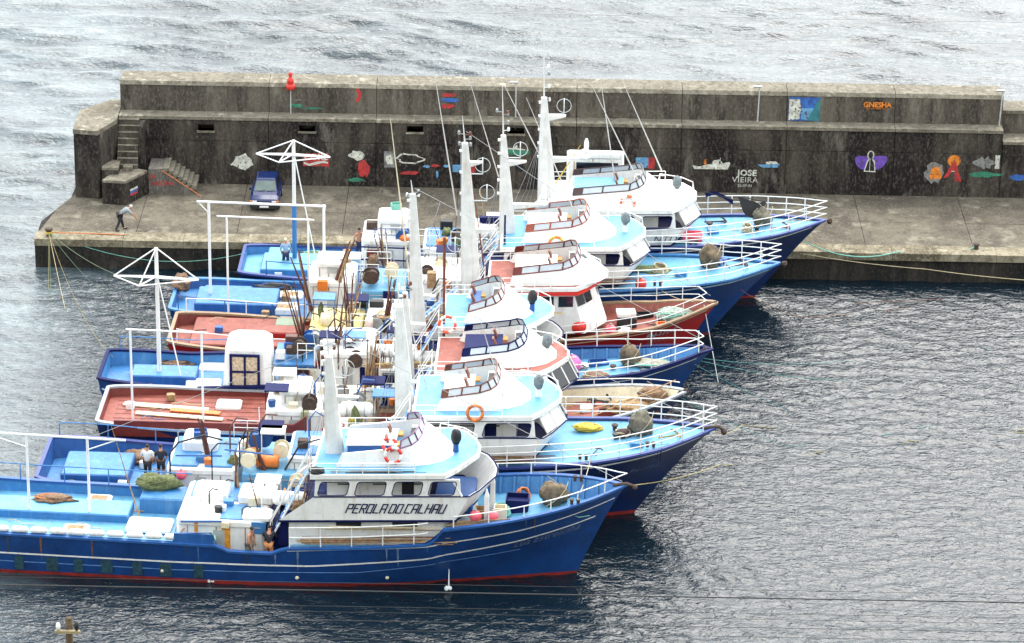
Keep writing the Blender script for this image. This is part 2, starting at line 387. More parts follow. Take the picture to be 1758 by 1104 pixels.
# pier head: wing wall, stair and low platforms
head = empty('pier_head_wall', (0, 0, 0)); tag(head, 'concrete wing wall with stairs at the seaward end of the breakwater', 'wall')
W4 = [(-24.1, 172.9), (-22.6, 172.6), (-20.9, 175.0), (-20.9, 178), (-22.6, 178), (-24.1, 176.2)]
W5 = [(-24.1, 172.9), (-22.75, 172.65), (-21.9, 174.6), (-21.9, 177.9), (-22.6, 177.9), (-24.1, 176.0)]
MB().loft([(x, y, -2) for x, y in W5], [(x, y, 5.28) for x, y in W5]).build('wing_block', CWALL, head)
MB().loft([(x-.03, y-.03, 5.3) for x, y in W5], [(x-.03, y-.03, 5.55) for x, y in W5]).build('wing_cap', CTOP, head)
for i in range(8):
    MB().box(-21.88, -20.75, 173.7+i*.2, 175.25, 2.9+i*.31, 3.2+i*.31).build('stair_step', CPARA, head); MB().box(-21.88, -20.75, 173.68+i*.2, 173.9+i*.2, 3.2+i*.31, 3.22+i*.31).build('step_nosing', CTOP, head)
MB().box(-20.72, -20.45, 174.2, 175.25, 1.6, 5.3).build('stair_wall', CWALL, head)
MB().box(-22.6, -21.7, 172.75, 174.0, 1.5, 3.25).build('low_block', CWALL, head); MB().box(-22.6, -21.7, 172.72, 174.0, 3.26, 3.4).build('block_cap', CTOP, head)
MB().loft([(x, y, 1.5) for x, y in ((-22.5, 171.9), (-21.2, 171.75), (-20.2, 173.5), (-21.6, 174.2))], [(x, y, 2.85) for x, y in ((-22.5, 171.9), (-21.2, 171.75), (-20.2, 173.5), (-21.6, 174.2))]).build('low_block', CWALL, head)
MB().loft([(x, y, 2.86) for x, y in ((-22.5, 171.88), (-21.2, 171.73), (-20.2, 173.5), (-21.6, 174.2))], [(x, y, 3.0) for x, y in ((-22.5, 171.88), (-21.2, 171.73), (-20.2, 173.5), (-21.6, 174.2))]).build('block_cap', CTOP, head)
MB().box(-21.5, -21.0, 173.3, 173.8, 3.0, 3.25).build('loose_block', CTOP, head)
MB().loft([(x, 173.6, z) for x, z in ((-20.15, 1.6), (-17.7, 1.6), (-18.0, 2.0), (-19.3, 3.05), (-20.15, 3.05))], [(x, 175.28, z) for x, z in ((-20.15, 1.6), (-17.7, 1.6), (-18.0, 2.0), (-19.3, 3.05), (-20.15, 3.05))]).build('stair_flank', concrete('pale_stair_flank', (.17, .155, .14), (.09, .08, .07), (.26, .24, .21), .6), head)
for i in range(7):
    MB().box(-19.35+i*.25, -19.02+i*.25, 173.55, 175.26, 2.0+(6-i)*.16-.1, 2.2+(6-i)*.16-.05).build('stair_step', CTOP, head)
MB().tube((-19.4, 173.5, 3.0), (-17.2, 173.2, 1.63), .025, n=5).build('stair_rope', ORROPE, head)

# ---------------------------------------------------------------- paint on the wall (flat print, a few mm proud)
def pmat(name, c, wear=.35): return mat('mural_'+name, c, .85, .3, 3, 0, spots=.92, spot_col=(.06, .048, .038), st0=.56)
PW, PRD, PBK, PBL, PLB, PGR, PVI, POR, PGY = (pmat('white', (.55, .55, .48)), pmat('red', (.42, .03, .03)), pmat('black', (.008, .008, .01)), pmat('blue', (.03, .12, .42)),
    pmat('light_blue', (.12, .3, .5)), pmat('green', (.03, .2, .12)), pmat('violet', (.13, .06, .36)), pmat('orange', (.65, .2, .02)), pmat('grey', (.2, .2, .19)))
def mural(polys, m, name='mural', y=YW, lab=None, par=None, t=.008):
    me = curve_mesh(polys, .006)
    return place_mesh(me, name, m, par or wall, lambda a, b, c: (a, y-t+c, b), lab)
def wtext(txt, cx, cz, size, m, y=YW, t=.010, shear=0, bold=0, par=None, lab=None, spacing=1.0):
    me = text_mesh(txt, size, .006, shear, bold, spacing)
    return place_mesh(me, 'lettering', m, par or wall, lambda a, b, c: (cx+a, y-t+c, cz+b), lab)
def ell(cx, cz, rx, rz, n=18, a0=0, a1=2*pi): return [(cx+rx*cos(a0+(a1-a0)*i/n), cz+rz*sin(a0+(a1-a0)*i/n)) for i in range(n+(a1-a0 < 6.2))]
def ring2(cx, cz, rx, rz, w): return [ell(cx, cz, rx, rz), ell(cx, cz, rx-w, rz-w)]
def wob(cx, cz, rx, rz, s, n=16, j=.3):
    r = random.Random(s); return [(cx+rx*cos(2*pi*i/n)*(1+r.uniform(-j, j)), cz+rz*sin(2*pi*i/n)*(1+r.uniform(-j, j))) for i in range(n)]
def rect(x0, x1, z0, z1): return [(x0, z0), (x1, z0), (x1, z1), (x0, z1)]
mural([wob(-15.1, 2.95, .62, .42, 4, 14, .35)], PW, lab='irregular white paint patch')
mural([rect(-11.75, -10.3, 2.75, 3.5)], PRD, lab='red painted panel with white lettering')
wtext('COKE', -11.02, 3.28, .5, PW, t=.016, bold=.012)
mural([[(-11.7, 3.0), (-11.4, 2.88), (-11.0, 3.02), (-10.6, 3.08), (-10.36, 3.0), (-10.36, 2.92), (-10.7, 2.95), (-11.0, 2.86), (-11.4, 2.76), (-11.7, 2.88)]], PW, t=.016)
mural([wob(-8.75, 3.45, .45, .28, 9, 12, .3)], PW, lab='faded white paint patch'); mural([wob(-8.4, 2.62, .38, .5, 12, 14, .3)], PRD, lab='faded red paint patch')
mural([wob(-8.1, 2.5, .16, .45, 13)], PBK, t=.004); mural([wob(-8.8, 1.98, .45, .12, 14)], PGR)
mural([rect(-7.25, -6.65, 2.75, 3.7)], PGY, lab='weathered grey painted panel'); mural([wob(-6.95, 3.2, .2, .3, 3)], PW, t=.014)
mural([wob(-5.8, 2.45, .5, .12, 21)], PRD); mural([wob(-5.8, 3.3, .7, .3, 22, 18, .25), wob(-5.8, 3.3, .6, .22, 22, 18, .25)], PW, lab='thin white painted outline')
mural([rect(-3.45, -2.95, 2.55, 2.98)], PLB); mural([wob(-2.45, 2.72, .22, .35, 5)], PRD); mural([wob(-4.4, 2.9, .25, .08, 6)], PRD); mural([wob(-4.9, 2.85, .2, .09, 7)], PLB); mural([wob(-3.8, 2.9, .2, .08, 8)], PLB); mural([wob(-4.3, 2.4, .08, .22, 8)], PLB)
mural([[(-.75, 3.95), (.85, 3.85), (.75, 3.68), (.3, 3.6), (-.3, 3.64)]], PGR, lab='painted green boat hull'); mural([[(-.75, 4.02), (-.1, 4.02), (.1, 4.22), (.2, 4.0), (.75, 3.93), (.8, 3.88), (-.72, 3.97)]], PW, t=.004)
mural([wob(4.9, 3.75, .9, .22, 31, 16, .2)], PLB); mural([wob(.3, 2.9, .28, .28, 18, 12, .15)], PBK)
mural([rect(6.7, 7.4, 3.0, 3.6)], PLB); mural([rect(7.4, 7.75, 2.95, 3.6)], PRD)
mural([[(9.85, 3.2), (10.2, 3.12), (10.5, 3.2), (10.7, 3.26), (11.2, 3.3), (11.9, 3.42), (11.95, 3.3), (11.8, 2.98), (9.95, 2.98)]], PW, lab='painted white ship'); mural([rect(10.5, 10.62, 3.25, 3.55)], POR)
mural([[(11.3, 3.3), (11.38, 3.72), (11.42, 3.3)], [(10.9, 3.28), (11.0, 3.5), (11.3, 3.55), (11.5, 3.4), (11.6, 3.32)]], PW, t=.012)
mural([[(13.45, 3.3), (14.7, 3.36), (14.6, 3.15), (13.75, 3.12)]], PLB, lab='painted light blue boat'); mural([wob(14.2, 3.42, .35, .1, 19)], PW)
wtext('JOSE', 12.9, 2.78, .48, PW, bold=.02, spacing=1.1); wtext('VIEIRA', 12.8, 2.37, .45, PW, spacing=1.12); wtext('26-07-93', 12.8, 2.03, .22, PW)
mural([roundpoly([(18.8, 3.9), (20.7, 3.95), (20.5, 3.35), (20.1, 3.1), (19.2, 3.1), (18.9, 3.4)], .3)], PVI, lab='violet painted patch with a robed figure')
mural([[(19.35, 3.0), (19.5, 3.6), (19.62, 3.8), (19.8, 3.8), (19.95, 3.6), (20.02, 2.97)]], PW, t=.014); mural([[(19.42, 3.06), (19.56, 3.58), (19.66, 3.74), (19.76, 3.74), (19.88, 3.56), (19.94, 3.04)]], PBK, t=.018)
mural([ell(19.7, 3.98, .19, .26)], PW, t=.014); mural([ell(19.7, 3.98, .13, .2)], PBK, t=.018)
mural([rect(19.66, 19.69, 3.02, 3.8)], PW, t=.022)
mural([wob(23.3, 3.0, .55, .6, 41, 16, .3)], PGY); mural([wob(23.35, 3.0, .3, .5, 42, 16, .4)], POR, t=.012)
mural([ell(24.33, 3.72, .36, .34)], POR, lab='orange painted disc with red legs'); mural([[(24.25, 3.6), (24.35, 3.75), (24.45, 3.6), (24.75, 2.7), (24.8, 2.5), (24.45, 2.5), (24.38, 3.1), (24.22, 3.1), (24.05, 2.75), (23.8, 2.7)]], PRD, t=.014)
mural([rect(24.22, 24.4, 3.08, 3.13)], PW, t=.018)
mural([wob(26.1, 2.95, .9, .16, 44, 18, .3)], PGR); mural([rect(26.6, 26.85, 3.3, 4.1)], PW, lab='short white painted bar'); mural([wob(26.0, 3.6, .5, .35, 46, 16, .4)], PGY); mural([wob(28.0, 2.8, .5, .18, 47)], PBL)
# parapet paintings
mural([ell(-8.85, 6.65, .3, .42, 12, -1.6, 1.6)+ell(-8.85, 6.65, .12, .2, 8, 1.6, -1.6)], PRD, y=YP, lab='red painted curved stroke')
mural([wob(-3.7, 6.75, .4, .1, 50)], PRD, y=YP); mural([wob(-3.6, 6.45, .55, .1, 51)], PBL, y=YP); mural([wob(-3.8, 6.1, .35, .13, 52)], PRD, y=YP)
mural([wob(-12.2, 5.95, .4, .12, 53), wob(-11.3, 5.82, .6, .05, 54)], PGR, y=YP); mural([wob(-12.0, 6.3, .3, .03, 55)], PGY, y=YP)
mural([rect(15.1, 16.85, 5.6, 6.98)], PBL, y=YP, lab='blue painted panel with white sail shape'); mural([[(15.12, 5.62), (15.72, 5.7), (15.78, 6.3), (15.7, 6.85), (15.12, 6.85)]], PW, y=YP, t=.014)
mural([[(15.8, 5.7), (16.2, 5.65), (16.55, 6.35), (15.8, 6.35)]], PLB, y=YP, t=.014); mural([[(16.15, 5.62), (16.85, 5.62), (16.85, 6.9), (16.75, 6.9)]], mat('mural_teal', (.03, .16, .18), .8, .2), y=YP, t=.016)
mural([[(19.1, 6.55), (19.6, 6.7), (20.0, 6.95), (20.4, 6.7), (20.95, 6.6), (20.5, 6.4), (20.0, 6.22), (19.5, 6.4)]], PBK, y=YP, lab='black painted star with orange letters')
wtext('GNESHA', 20.0, 6.6, .4, POR, y=YP, t=.016, bold=.018); wtext('GNESHA NEW YORK', 20.0, 6.38, .13, POR, y=YP, t=.016)
wtext('LA', -20.0, 2.6, .42, PRD, y=173.6, par=head); wtext('AROPA', -19.4, 2.2, .4, PRD, y=173.6, par=head)
# small three-colour flag on the low block's side
d_ = Vector((1.0, 1.75, 0)).normalized()
for i, m_ in enumerate((PRD, PBL, PW)):
    q = MB(); a = Vector((-21.02, 172.06, 2.0+i*.14))+Vector((.02, -.012, 0)); q.add([a, a+d_*.7, a+d_*.7+Vector((0, 0, .13)), a+Vector((0, 0, .13))], [(0, 1, 2, 3)]); q.build('painted_stripe', m_, head)

# lamp posts standing on the parapet ledge and the red harbour light
def lamp_post(x, lean, h, lab):
    t = empty('lamp_post', (x, YP-.12, 4.55)); tag(t, lab, 'lamp post', 'lamp posts fixed to the breakwater')
    MB().tube((0, 0, 0), (lean, 0, h), .045, .035).build('post', GALV, t)
    for z in (.1, 1.0, 2.2): MB().box(-.06+lean*z/h, .06+lean*z/h, -.02, .14, z, z+.05).build('bracket', GREY, t)
    MB().box(lean-.35, lean+.1, -.1, .1, h, h+.08).build('lamp_head', GREY, t)
lamp_post(13.38, .06, 3.0, 'grey lamp post on the wall left of the blue painted panel')
lamp_post(26.75, .1, 3.0, 'grey lamp post at the step down in the wall')
lamp_post(-.0, .0, 3.0, 'grey lamp post on the wall behind the boat masts')
hl = empty('harbour_light', (-12.45, YP-.15, 5.2)); tag(hl, 'small red harbour light on a thin post on the breakwater', 'harbour light')
MB().tube((0, 0, -1.2), (0, 0, 1.9), .035).build('post', GALV, hl)
MB().lathe((0, 0, 1.75), [(.16, 0), (.24, .05), (.24, .3), (.15, .36), (.19, .4), (.19, .6), (.1, .7), (.08, .85), (.14, .9), (.05, 1.02)], 12).build('lantern', REDP, hl, True)
MB().path([(.06, .1, -1.1), (.02, .1, -.4), (.07, .1, .1)], .03).build('cable_pipe', GALV, hl)
# ---------------------------------------------------------------- fishing boats
class Boat:
    def __init__(s, name, label, bx, by, L, yaw, hb, zb, ov, sheer, deck, hullm, group='fishing boats moored side by side', cat='fishing boat', aw=.8, bootz=.16):
        a = radians(yaw); s.L, s.hb_, s.zb, s.ov, s.sheer, s.deck, s.hullm, s.aw, s.bootz = L, hb, zb, ov, sheer, deck, hullm, aw, bootz
        s.d = Vector((cos(a), -sin(a), 0)); s.q = Vector((sin(a), cos(a), 0)); s.yaw = yaw
        s.o = Vector((bx, by, 0))-s.d*L
        s.root = empty(name, s.o, -a); tag(s.root, label, cat, group)
    fdz = 0
    def W(s, x, y, z):
        if x > 19.5 and z < 4.3: z += s.fdz      # foredeck gear follows the lowered sheer
        return s.o+s.d*x+s.q*y+Vector((0, 0, z))
    def gun(s, x): return interp(s.sheer, x)
    def xe(s, z): return s.L-s.ov*(1-min(z/s.zb, 1))**.85
    def taper(s, u, h):
        h = max(0, min(1, h))
        if u < .14: f = s.aw+(1-s.aw)*sin(pi/2*u/.14)**.6; f *= (.80+.2*h)+(.2*(1-h))*(u/.14)
        elif u > .52:
            k = (u-.52)/.48; f = max(0, 1-k**(1.55+4.2*h**1.6))*(1-k*.25*(1-h))
        else: f = 1
        return f*(.88+.12*h**.7)
    def hp(s, u, z, side=1, off=0):
        zz = z/s.zb; xe = s.L-s.ov*(1-min(zz, 1))**.85 if zz >= 0 else s.L-s.ov-(-zz)*1.2
        xs = .35*(1-min(max(z/s.sheer[0][1], 0), 1)); x = xs+(xe-xs)*u
        g = s.gun(x); h = (z+.8)/(g+.8)
        return Vector((x, side*(s.hb_*s.taper(u, h)+off), z))
    def hbat(s, x, z=None):
        z = s.gun(x) if z is None else z
        u = x/s.L; p = s.hp(min(u, 1), z); 
        for _ in range(4): u = max(0, min(1, u+(x-p.x)/s.L)); p = s.hp(u, z)
        return abs(p.y)
    def P(s, mb, name, m, smooth=False, label=None, parent=None): return mb.build(name, m, parent or s.root, smooth, label)
    def hull(s, stripes=()):
        N = 96; us = sorted(set([i/N for i in range(N+1)]+[(x+e)/s.L for x, _ in s.sheer for e in (-.01, .01) if .02 < x/s.L < .98]+[.97, .985, .995]))
        for nm, mm in (('hull', s.hullm), ('boot_top', BOOT)):
            b = MB(); rows = 9 if nm == 'hull' else 3
            for side in (-1, 1):
                k = len(b.v)
                for u in us:
                    gt = s.hp(u, s.gun(u*s.L)); g = s.gun(gt.x)
                    for j in range(rows+1):
                        z = s.bootz+(g-s.bootz)*j/rows if nm == 'hull' else -.8+(s.bootz+.8)*j/rows
                        b.v.append(tuple(s.hp(u, z, side)))
                for i in range(len(us)-1):
                    for j in range(rows):
                        a = k+i*(rows+1)+j; c = a+rows+1; b.f.append((a, c, c+1, a+1) if side < 0 else (a, a+1, c+1, c))
            n = len(us)*(rows+1)
            for j in range(rows): b.f.append((j, n+j, n+j+1, j+1))      # transom
            o = s.P(b, nm, mm)
            for pl in o.data.polygons: pl.use_smooth = True
            if nm == 'hull':
                md = o.modifiers.new('e', 'EDGE_SPLIT'); md.split_angle = radians(35)
        s.us = us
        # gunwale cap
        b = MB()
        for side in (-1, 1):
            k = len(b.v)
            for u in us:
                p = s.hp(u, s.gun(u*s.L), side); z = s.gun(p.x); w_ = min(.17, abs(p.y))
                y0 = p.y+side*.05; y1 = p.y-side*w_
                b.v += [(p.x, y0, z-.07), (p.x, y0, z+.03), (p.x, y1, z+.03), (p.x, y1, z-.07)]
            for i in range(len(us)-1):
                for j in range(4): a = k+i*4+j; a2 = k+i*4+(j+1) % 4; b.f.append((a, a2, a2+4, a+4))
        p = s.hp(0, s.gun(0)); b.box(-.05, .12, -p.y, p.y, p.z-.07, p.z+.03)
        s.P(b, 'gunwale', s.gm if hasattr(s, 'gm') else NAVY)
        for tab, m, wd in stripes:
            b = MB()
            for side in (-1, 1):
                k = len(b.v); cnt = 0
                for i in range(81):
                    x = tab[0][0]+(tab[-1][0]-tab[0][0])*i/80; z = interp(tab, x); u = x/s.L
                    for _ in range(5): p = s.hp(max(0, min(1, u)), z); u = max(0, min(1, u+(x-p.x)/s.L))
                    p = s.hp(u, z-wd/2, side, .012); q = s.hp(u, z+wd/2, side, .012)
                    b.v += [tuple(p), tuple(q), (q.x, q.y-side*.03, q.z), (p.x, p.y-side*.03, p.z)]; cnt += 1
                for i in range(cnt-1):
                    for j in range(4): a = k+i*4+j; a2 = k+i*4+(j+1) % 4; b.f.append((a, a2, a2+4, a+4))
            s.P(b, 'hull_stripe', m)
    def wear(s, n, seed, cols, x0=1, x1=None):
        r = random.Random(seed); x1 = x1 or s.L-2.5
        for k in range(n):
            x = r.uniform(x0, x1); g = s.gun(x)-.1; l = r.uniform(.3, 1.1); w_ = r.uniform(.02, .06); b = MB()
            P_ = []
            for i in range(4):
                z = g-l*i/3; ww = w_*(1-.25*i); u = x/s.L
                for _ in range(4): p = s.hp(max(0, min(1, u)), z); u = max(0, min(1, u+(x-p.x)/s.L))
                P_ += [(p.x-ww, -abs(p.y)-.008, z), (p.x+ww, -abs(p.y)-.008, z)]
            b.add(P_, [(2*i, 2*i+1, 2*i+3, 2*i+2) for i in range(3)]); s.P(b, 'rust_run', r.choice(cols))
    def decks(s, name, x0, x1, zf, m, inner=None, t=.12):
        # deck sheet with planks-free camber, and inner bulwark skin
        n = max(4, int((x1-x0)*2)); b = MB()
        for i in range(n+1):
            x = x0+(x1-x0)*i/n; z = zf(x); x = min(x, s.xe(z)-.25); w_ = max(0.01, s.hbat(x, max(z, .3))-t)
            b.v += [(x, -w_, z), (x, -w_*.5, z+.03), (x, 0, z+.05), (x, w_*.5, z+.03), (x, w_, z)]
        for i in range(n):
            for j in range(4): a = i*5+j; b.f.append((a, a+1, a+6, a+5))
        o = s.P(b, name, m)
        if inner:
            for side in (-1, 1):
                b = MB(); k = 0
                for i in range(n+1):
                    x = x0+(x1-x0)*i/n; g = s.gun(x)-.03; xl = min(x, s.xe(zf(x))-.25); w1 = max(.005, s.hbat(x, g)-t); w0 = max(.005, s.hbat(xl, max(zf(x), .3))-t-.01)
                    xg = min(x, s.xe(g)-.12)
                    b.v += [(xl, side*w0, zf(x)-.02), (xg, side*w1, g)]
                for i in range(n): a = k+2*i; b.f.append((a, a+1, a+3, a+2))
                s.P(b, 'bulwark', inner)
            if x0 < .5: s.P(MB().add([(x0+.12, -s.hbat(0)+t, zf(x0)), (x0+.12, s.hbat(0)-t, zf(x0)), (x0+.06, s.hbat(0)-t, s.gun(0)), (x0+.06, -s.hbat(0)+t, s.gun(0))], [(0, 1, 2, 3)]), 'stern_bulwark', inner)
        return o
    def frames(s, x0, x1, st, zf, m, t=.13):
        x = x0; me = None
        while x < x1:
            for side in (-1, 1):
                g = s.gun(x)-.05; z = zf(x); w1 = s.hbat(x, g)-t; w0 = s.hbat(x, z)-t
                if w1 < .45 or w0 < .3: continue
                MB().add([(x-.05, side*w0, z), (x+.05, side*w0, z), (x+.05, side*(w0-.13), z), (x-.05, side*(w0-.13), z), (x-.05, side*w1, g), (x+.05, side*w1, g), (x+.05, side*(w1-.09), g), (x-.05, side*(w1-.09), g)],
                         [(0, 1, 5, 4), (1, 2, 6, 5), (2, 3, 7, 6), (3, 0, 4, 7), (4, 5, 6, 7)]).build('bulwark_frame', m, s.root)
            x += st
    def rail(s, x0, x1, hs, sides=(-1, 1), m=None, st=1.25, inset=.1, r=.028, join=True):
        m = m or WHITE; top = hs[-1]; n = int((x1-x0)/.35)
        def pt(x, side, h):
            p = s.hbat(x); return Vector((x, side*max(0, p-inset+.05*h), s.gun(x)+h))
        b = MB()
        full = abs(x1-s.L) < .6
        for h in hs:
            A = [pt(x0+(x1-x0)*i/n, -1, h) for i in range(n+1)]; Bp = [pt(x0+(x1-x0)*i/n, 1, h) for i in range(n+1)]
            if full and len(sides) == 2: b.path(A+Bp[::-1][1:], r, 6)
            else:
                if -1 in sides: b.path(A, r, 6)
                if 1 in sides: b.path(Bp, r, 6)
        o = s.P(b, 'rail', m)
        me = MB().tube((0, 0, 0), (0, 0, top), r*1.05, n=6); first = None
        x = x0
        while x <= x1-.2:
            for side in sides:
                p = pt(x, side, 0)
                if first is None: first = me.build('stanchion', m, o); first.location = p
                else: copy_of(first, o, p)
            x += st if x < s.L-5 else st*.75
        return o
    # ---------------- superstructure of the big tuna boats
    def outl(s, x0, x1, w, ch, z, m, zr=17., inset=0):
        P = [(x0+inset, -w+inset), (x1-ch, -w+inset), (x1-ch*.62, -w*.74+inset*.7), (x1-ch*.3, -w*.42+inset*.3), (x1-inset, -w*.12), (x1-inset, w*.2), (x1-ch*.2, w*.5-inset*.3), (x1-ch*.52, w*.80-inset*.7), (x1-ch, w-inset), (x0+inset, w-inset)]
        if inset: P = [(x if i in (0, 9, 4, 5) else x-inset*.8, y) for i, (x, y) in enumerate(P)]
        return [(x, y, z+m*(x-zr)) for x, y in P]
    def bridge(s, R0, R1, F, f0, w=2.3, m=.045, zl=1.9, za=3.05, zs=4.18, zt=5.0, band=BROWN, rc=1.3, two=True, open_front=False, trim=NAVY, lower=True, windows=((0, .235), (.265, .50), (.53, .76), (.79, 1.0)), rooftop=LBLUE2, hatchcol=WHITE, aft_rail=True, name=None, frames=True, body=True, fw_=False, lid=None):
        """R0,R1 roof ends; F front of bridge body"""
        zr = R0; r = s.root
        O = lambda x0, x1, w_, ch, z, ins=0: s.outl(x0, x1, w_, ch, z, m, zr, ins)
        if body:
            if lower:
                h = s.P(MB().loft(O(R0-1.1, F-.5, w-.25, 1.2, zl), O(R0-1.1, F-.5, w-.25, 1.2, za)), 'lower_deckhouse', WHITE)
                for k, x in enumerate((R0+.95, R0+3.4)):
                    for sd in (-1, 1): s.P(MB().box(x, x+1.1, sd*(w-.25)-.02, sd*(w-.25)+.02, za-.42, za-.12, m, zr), 'window', GLASS, parent=h)
                s.P(MB().box(R0-1.13, R0-1.09, -.9, -.2, zl+.1, za-.1, m, zr), 'door', NAVY, parent=h)
            # navy belt, bulwark of the bridge deck with outward rake
            s.P(MB().loft(O(R0-1.5, F-.45, w+.03, .8, za-.06), O(R0-1.5, F-.43, w+.04, .8, za+.03)), 'bridge_deck', trim)
            A, Bt = O(R0-1.5, F-.45, w, .8, za+.031), O(R0+.02, F+.35, w+.05, 1.0, zs)
            Ai, Bi = O(R0-1.5, F-.45, w, .8, za+.05, .09), O(R0+.02, F+.35, w+.05, 1.0, zs, .08)
            n = len(A); b = MB(); b.v = A+Bt+Bi+Ai
            for i in range(n):
                j = (i+1) % n
                if i == n-1: continue
                b.f += [(i, j, n+j, n+i), (n+i, n+j, 2*n+j, 2*n+i), (2*n+i, 2*n+j, 3*n+j, 3*n+i)]
            b.f += [(0, n, 2*n, 3*n), (n-1, 4*n-1, 3*n-1, 2*n-1)]
            hb = s.P(b, 'bridge_bulwark', WHITE, label='white raked bulwark of the bridge')
            s.P(MB().path([(x, y, z+.01) for x, y, z in Bt], .035, 6), 'sill_trim', trim, parent=hb)
            # side gallery panels with window openings
            x0, x1 = R0+.05, F-1.1
            for sd in (-1, 1):
                outer = [(x0, zs+m*(x0-zr)), (x1+.1, zs+m*(x1-zr)), (x1+.02, zt+m*(x1-zr)), (x0+.05, zt+m*(x0-zr))]
                sp = [outer]; holes = []
                for (a, c) in windows:
                    xa = x0+.12+(x1-x0-.2)*a; xb = x0+.12+(x1-x0-.2)*c
                    hq = [(xa, zs+.07+m*(xa-zr)), (xb-.14, zs+.07+m*(xb-zr)), (xb, zt-.1+m*(xb-zr)), (xa+.17, zt-.1+m*(xa-zr))]
                    hq = roundpoly(hq, .16); sp.append(hq); holes.append(hq)
                me = curve_mesh(sp, .07)
                g = place_mesh(me, 'side_gallery', WHITE, r, lambda a, c, e: (a, sd*(w+.02)+e, c))
                for hq in holes: s.P(MB().path([(a, sd*(w+.02)-.036, c) for a, c in hq], .022, 5, closed=True), 'window_trim', trim, parent=g)
            # front screen
            fa, fb = O(R0, F+.33, w+.03, 1.3, zs, 0), O(R0, F-.1, w+.0, 1.3, zt, 0)
            if not open_front:
                for i in range(2, 7):
                    a, c, d_, e = map(Vector, (fa[i], fa[i+1], fb[i+1], fb[i]))
                    s.P(MB().add([a, c, d_, e], [(0, 1, 2, 3)]), 'front_panel' if fw_ and i in (2, 3) else 'window', WHITE if fw_ and i in (2, 3) else GLASS)
                    s.P(MB().tube(a, e, .05), 'window_frame', WHITE)
            else:
                for i in (1, 8): s.P(MB().tube(fa[i], fb[i], .06), 'window_frame', WHITE)
            # inner wheelhouse seen through the gallery
            ih = s.P(MB().box(R0+.5, F-(2.6 if open_front else 1.9), -w+.75, w-.75, za+.06, zt-.03, m, zr), 'wheelhouse', WHITE)
            L_ = F-2.0-R0
            for k, a in enumerate((.18, .52, .85)):
                for sd in (-1, 1):
                    x = R0+.5+a*(L_-.9); s.P(MB().box(x-.3, x+.25, sd*(w-.75)-.025, sd*(w-.75)+.025, zt-.5, zt-.2, m, zr), 'window', GLASS, parent=ih)
                    s.P(MB().box(x-.34, x+.29, sd*(w-.75)-.05, sd*(w-.75)+.05, zt-.6, zt-.56, m, zr), 'window_sill', BLACK, parent=ih)
            s.P(MB().box(R0+.5+.66*L_-.3, R0+.5+.66*L_+.22, -w+.715, -w+.76, za+.15, zt-.12, m, zr), 'door', DARK if open_front else NAVY, parent=ih)
        # roof: white slab, blue walking surface, navy line under
        o1, o2 = O(R0-.1, R1-.05, w+.12, rc, zt+.02), O(R0-.1, R1-.05, w+.12, rc, zt+.06)
        s.P(MB().loft(o1, o2), 'roof_trim', trim)
        s.P(MB().loft(O(R0-.12, R1, w+.15, rc, zt+.062), O(R0-.12, R1, w+.15, rc, zt+.27)), 'bridge_roof', WHITE)
        rf = s.P(MB().loft(O(R0-.12, R1, w+.15, rc, zt+.268, .1), O(R0-.12, R1, w+.15, rc, zt+.276, .1)), 'roof_deck', rooftop)
        zR = zt+.28
        # flying bridge coaming
        a0 = R0+1.0
        bot = [(a0-.1, -1.62), (f0-.3, -1.62), (f0+.5, -1.45), (f0+1.1, -1.05), (f0+1.5, -.45), (f0+1.5, .45), (f0+1.1, 1.05), (f0+.5, 1.45), (f0-.3, 1.62), (a0-.1, 1.62)]
        top = [(a0+.15, -1.5), (f0-.75, -1.5), (f0-.25, -1.38), (f0+.0, -1.1), (f0+.12, -.5), (f0+.12, .5), (f0+.0, 1.1), (f0-.25, 1.38), (f0-.75, 1.5), (a0+.15, 1.5)]
        hts = [.55, .8, .92, 1.0, 1.02]; hts = hts+hts[::-1]
        B0 = [(x, y, zR+m*(x-zr)-.01) for x, y in bot]; T0 = [(x, y, zR+h+m*(x-zr)) for (x, y), h in zip(top, hts)]
        Mi = [tuple(Vector(p)*.45+Vector(q)*.55+Vector((0, 0, .10 if 1 < i < 8 else 0))) for i, (p, q) in enumerate(zip(B0, T0))]
        Ti = [(x-(.09 if 1 < i < 8 else 0), y*.94, z) for i, (x, y, z) in enumerate(T0)]
        Bi = [(Ti[i][0], Ti[i][1], zR+m*(Ti[i][0]-zr)) for i in range(10)]
        b = MB(); b.v = B0+Mi+T0+Ti+Bi; n = 10
        for rr in range(4):
            for i in range(9): b.f.append((rr*n+i, rr*n+i+1, (rr+1)*n+i+1, (rr+1)*n+i))
        b.f += [(0, n, 2*n, 3*n, 4*n), (9, 5*n-1, 4*n-1, 3*n-1, 2*n-1)]
        fbm = s.P(b, 'flying_bridge', WHITE)
        for pl in fbm.data.polygons: pl.use_smooth = True
        md = fbm.modifiers.new('e', 'EDGE_SPLIT'); md.split_angle = radians(40)
        # windscreen band round the flying bridge
        H = .34
        def lean(i): x, y, z = T0[i]; return Vector((x-.16 if 1 < i < 8 else x+.05, y*.93, z+H))
        segs = [(0, 1), (1, 2), (2, 3), (3, 4), (4, 5), (5, 6), (6, 7), (7, 8), (8, 9)]
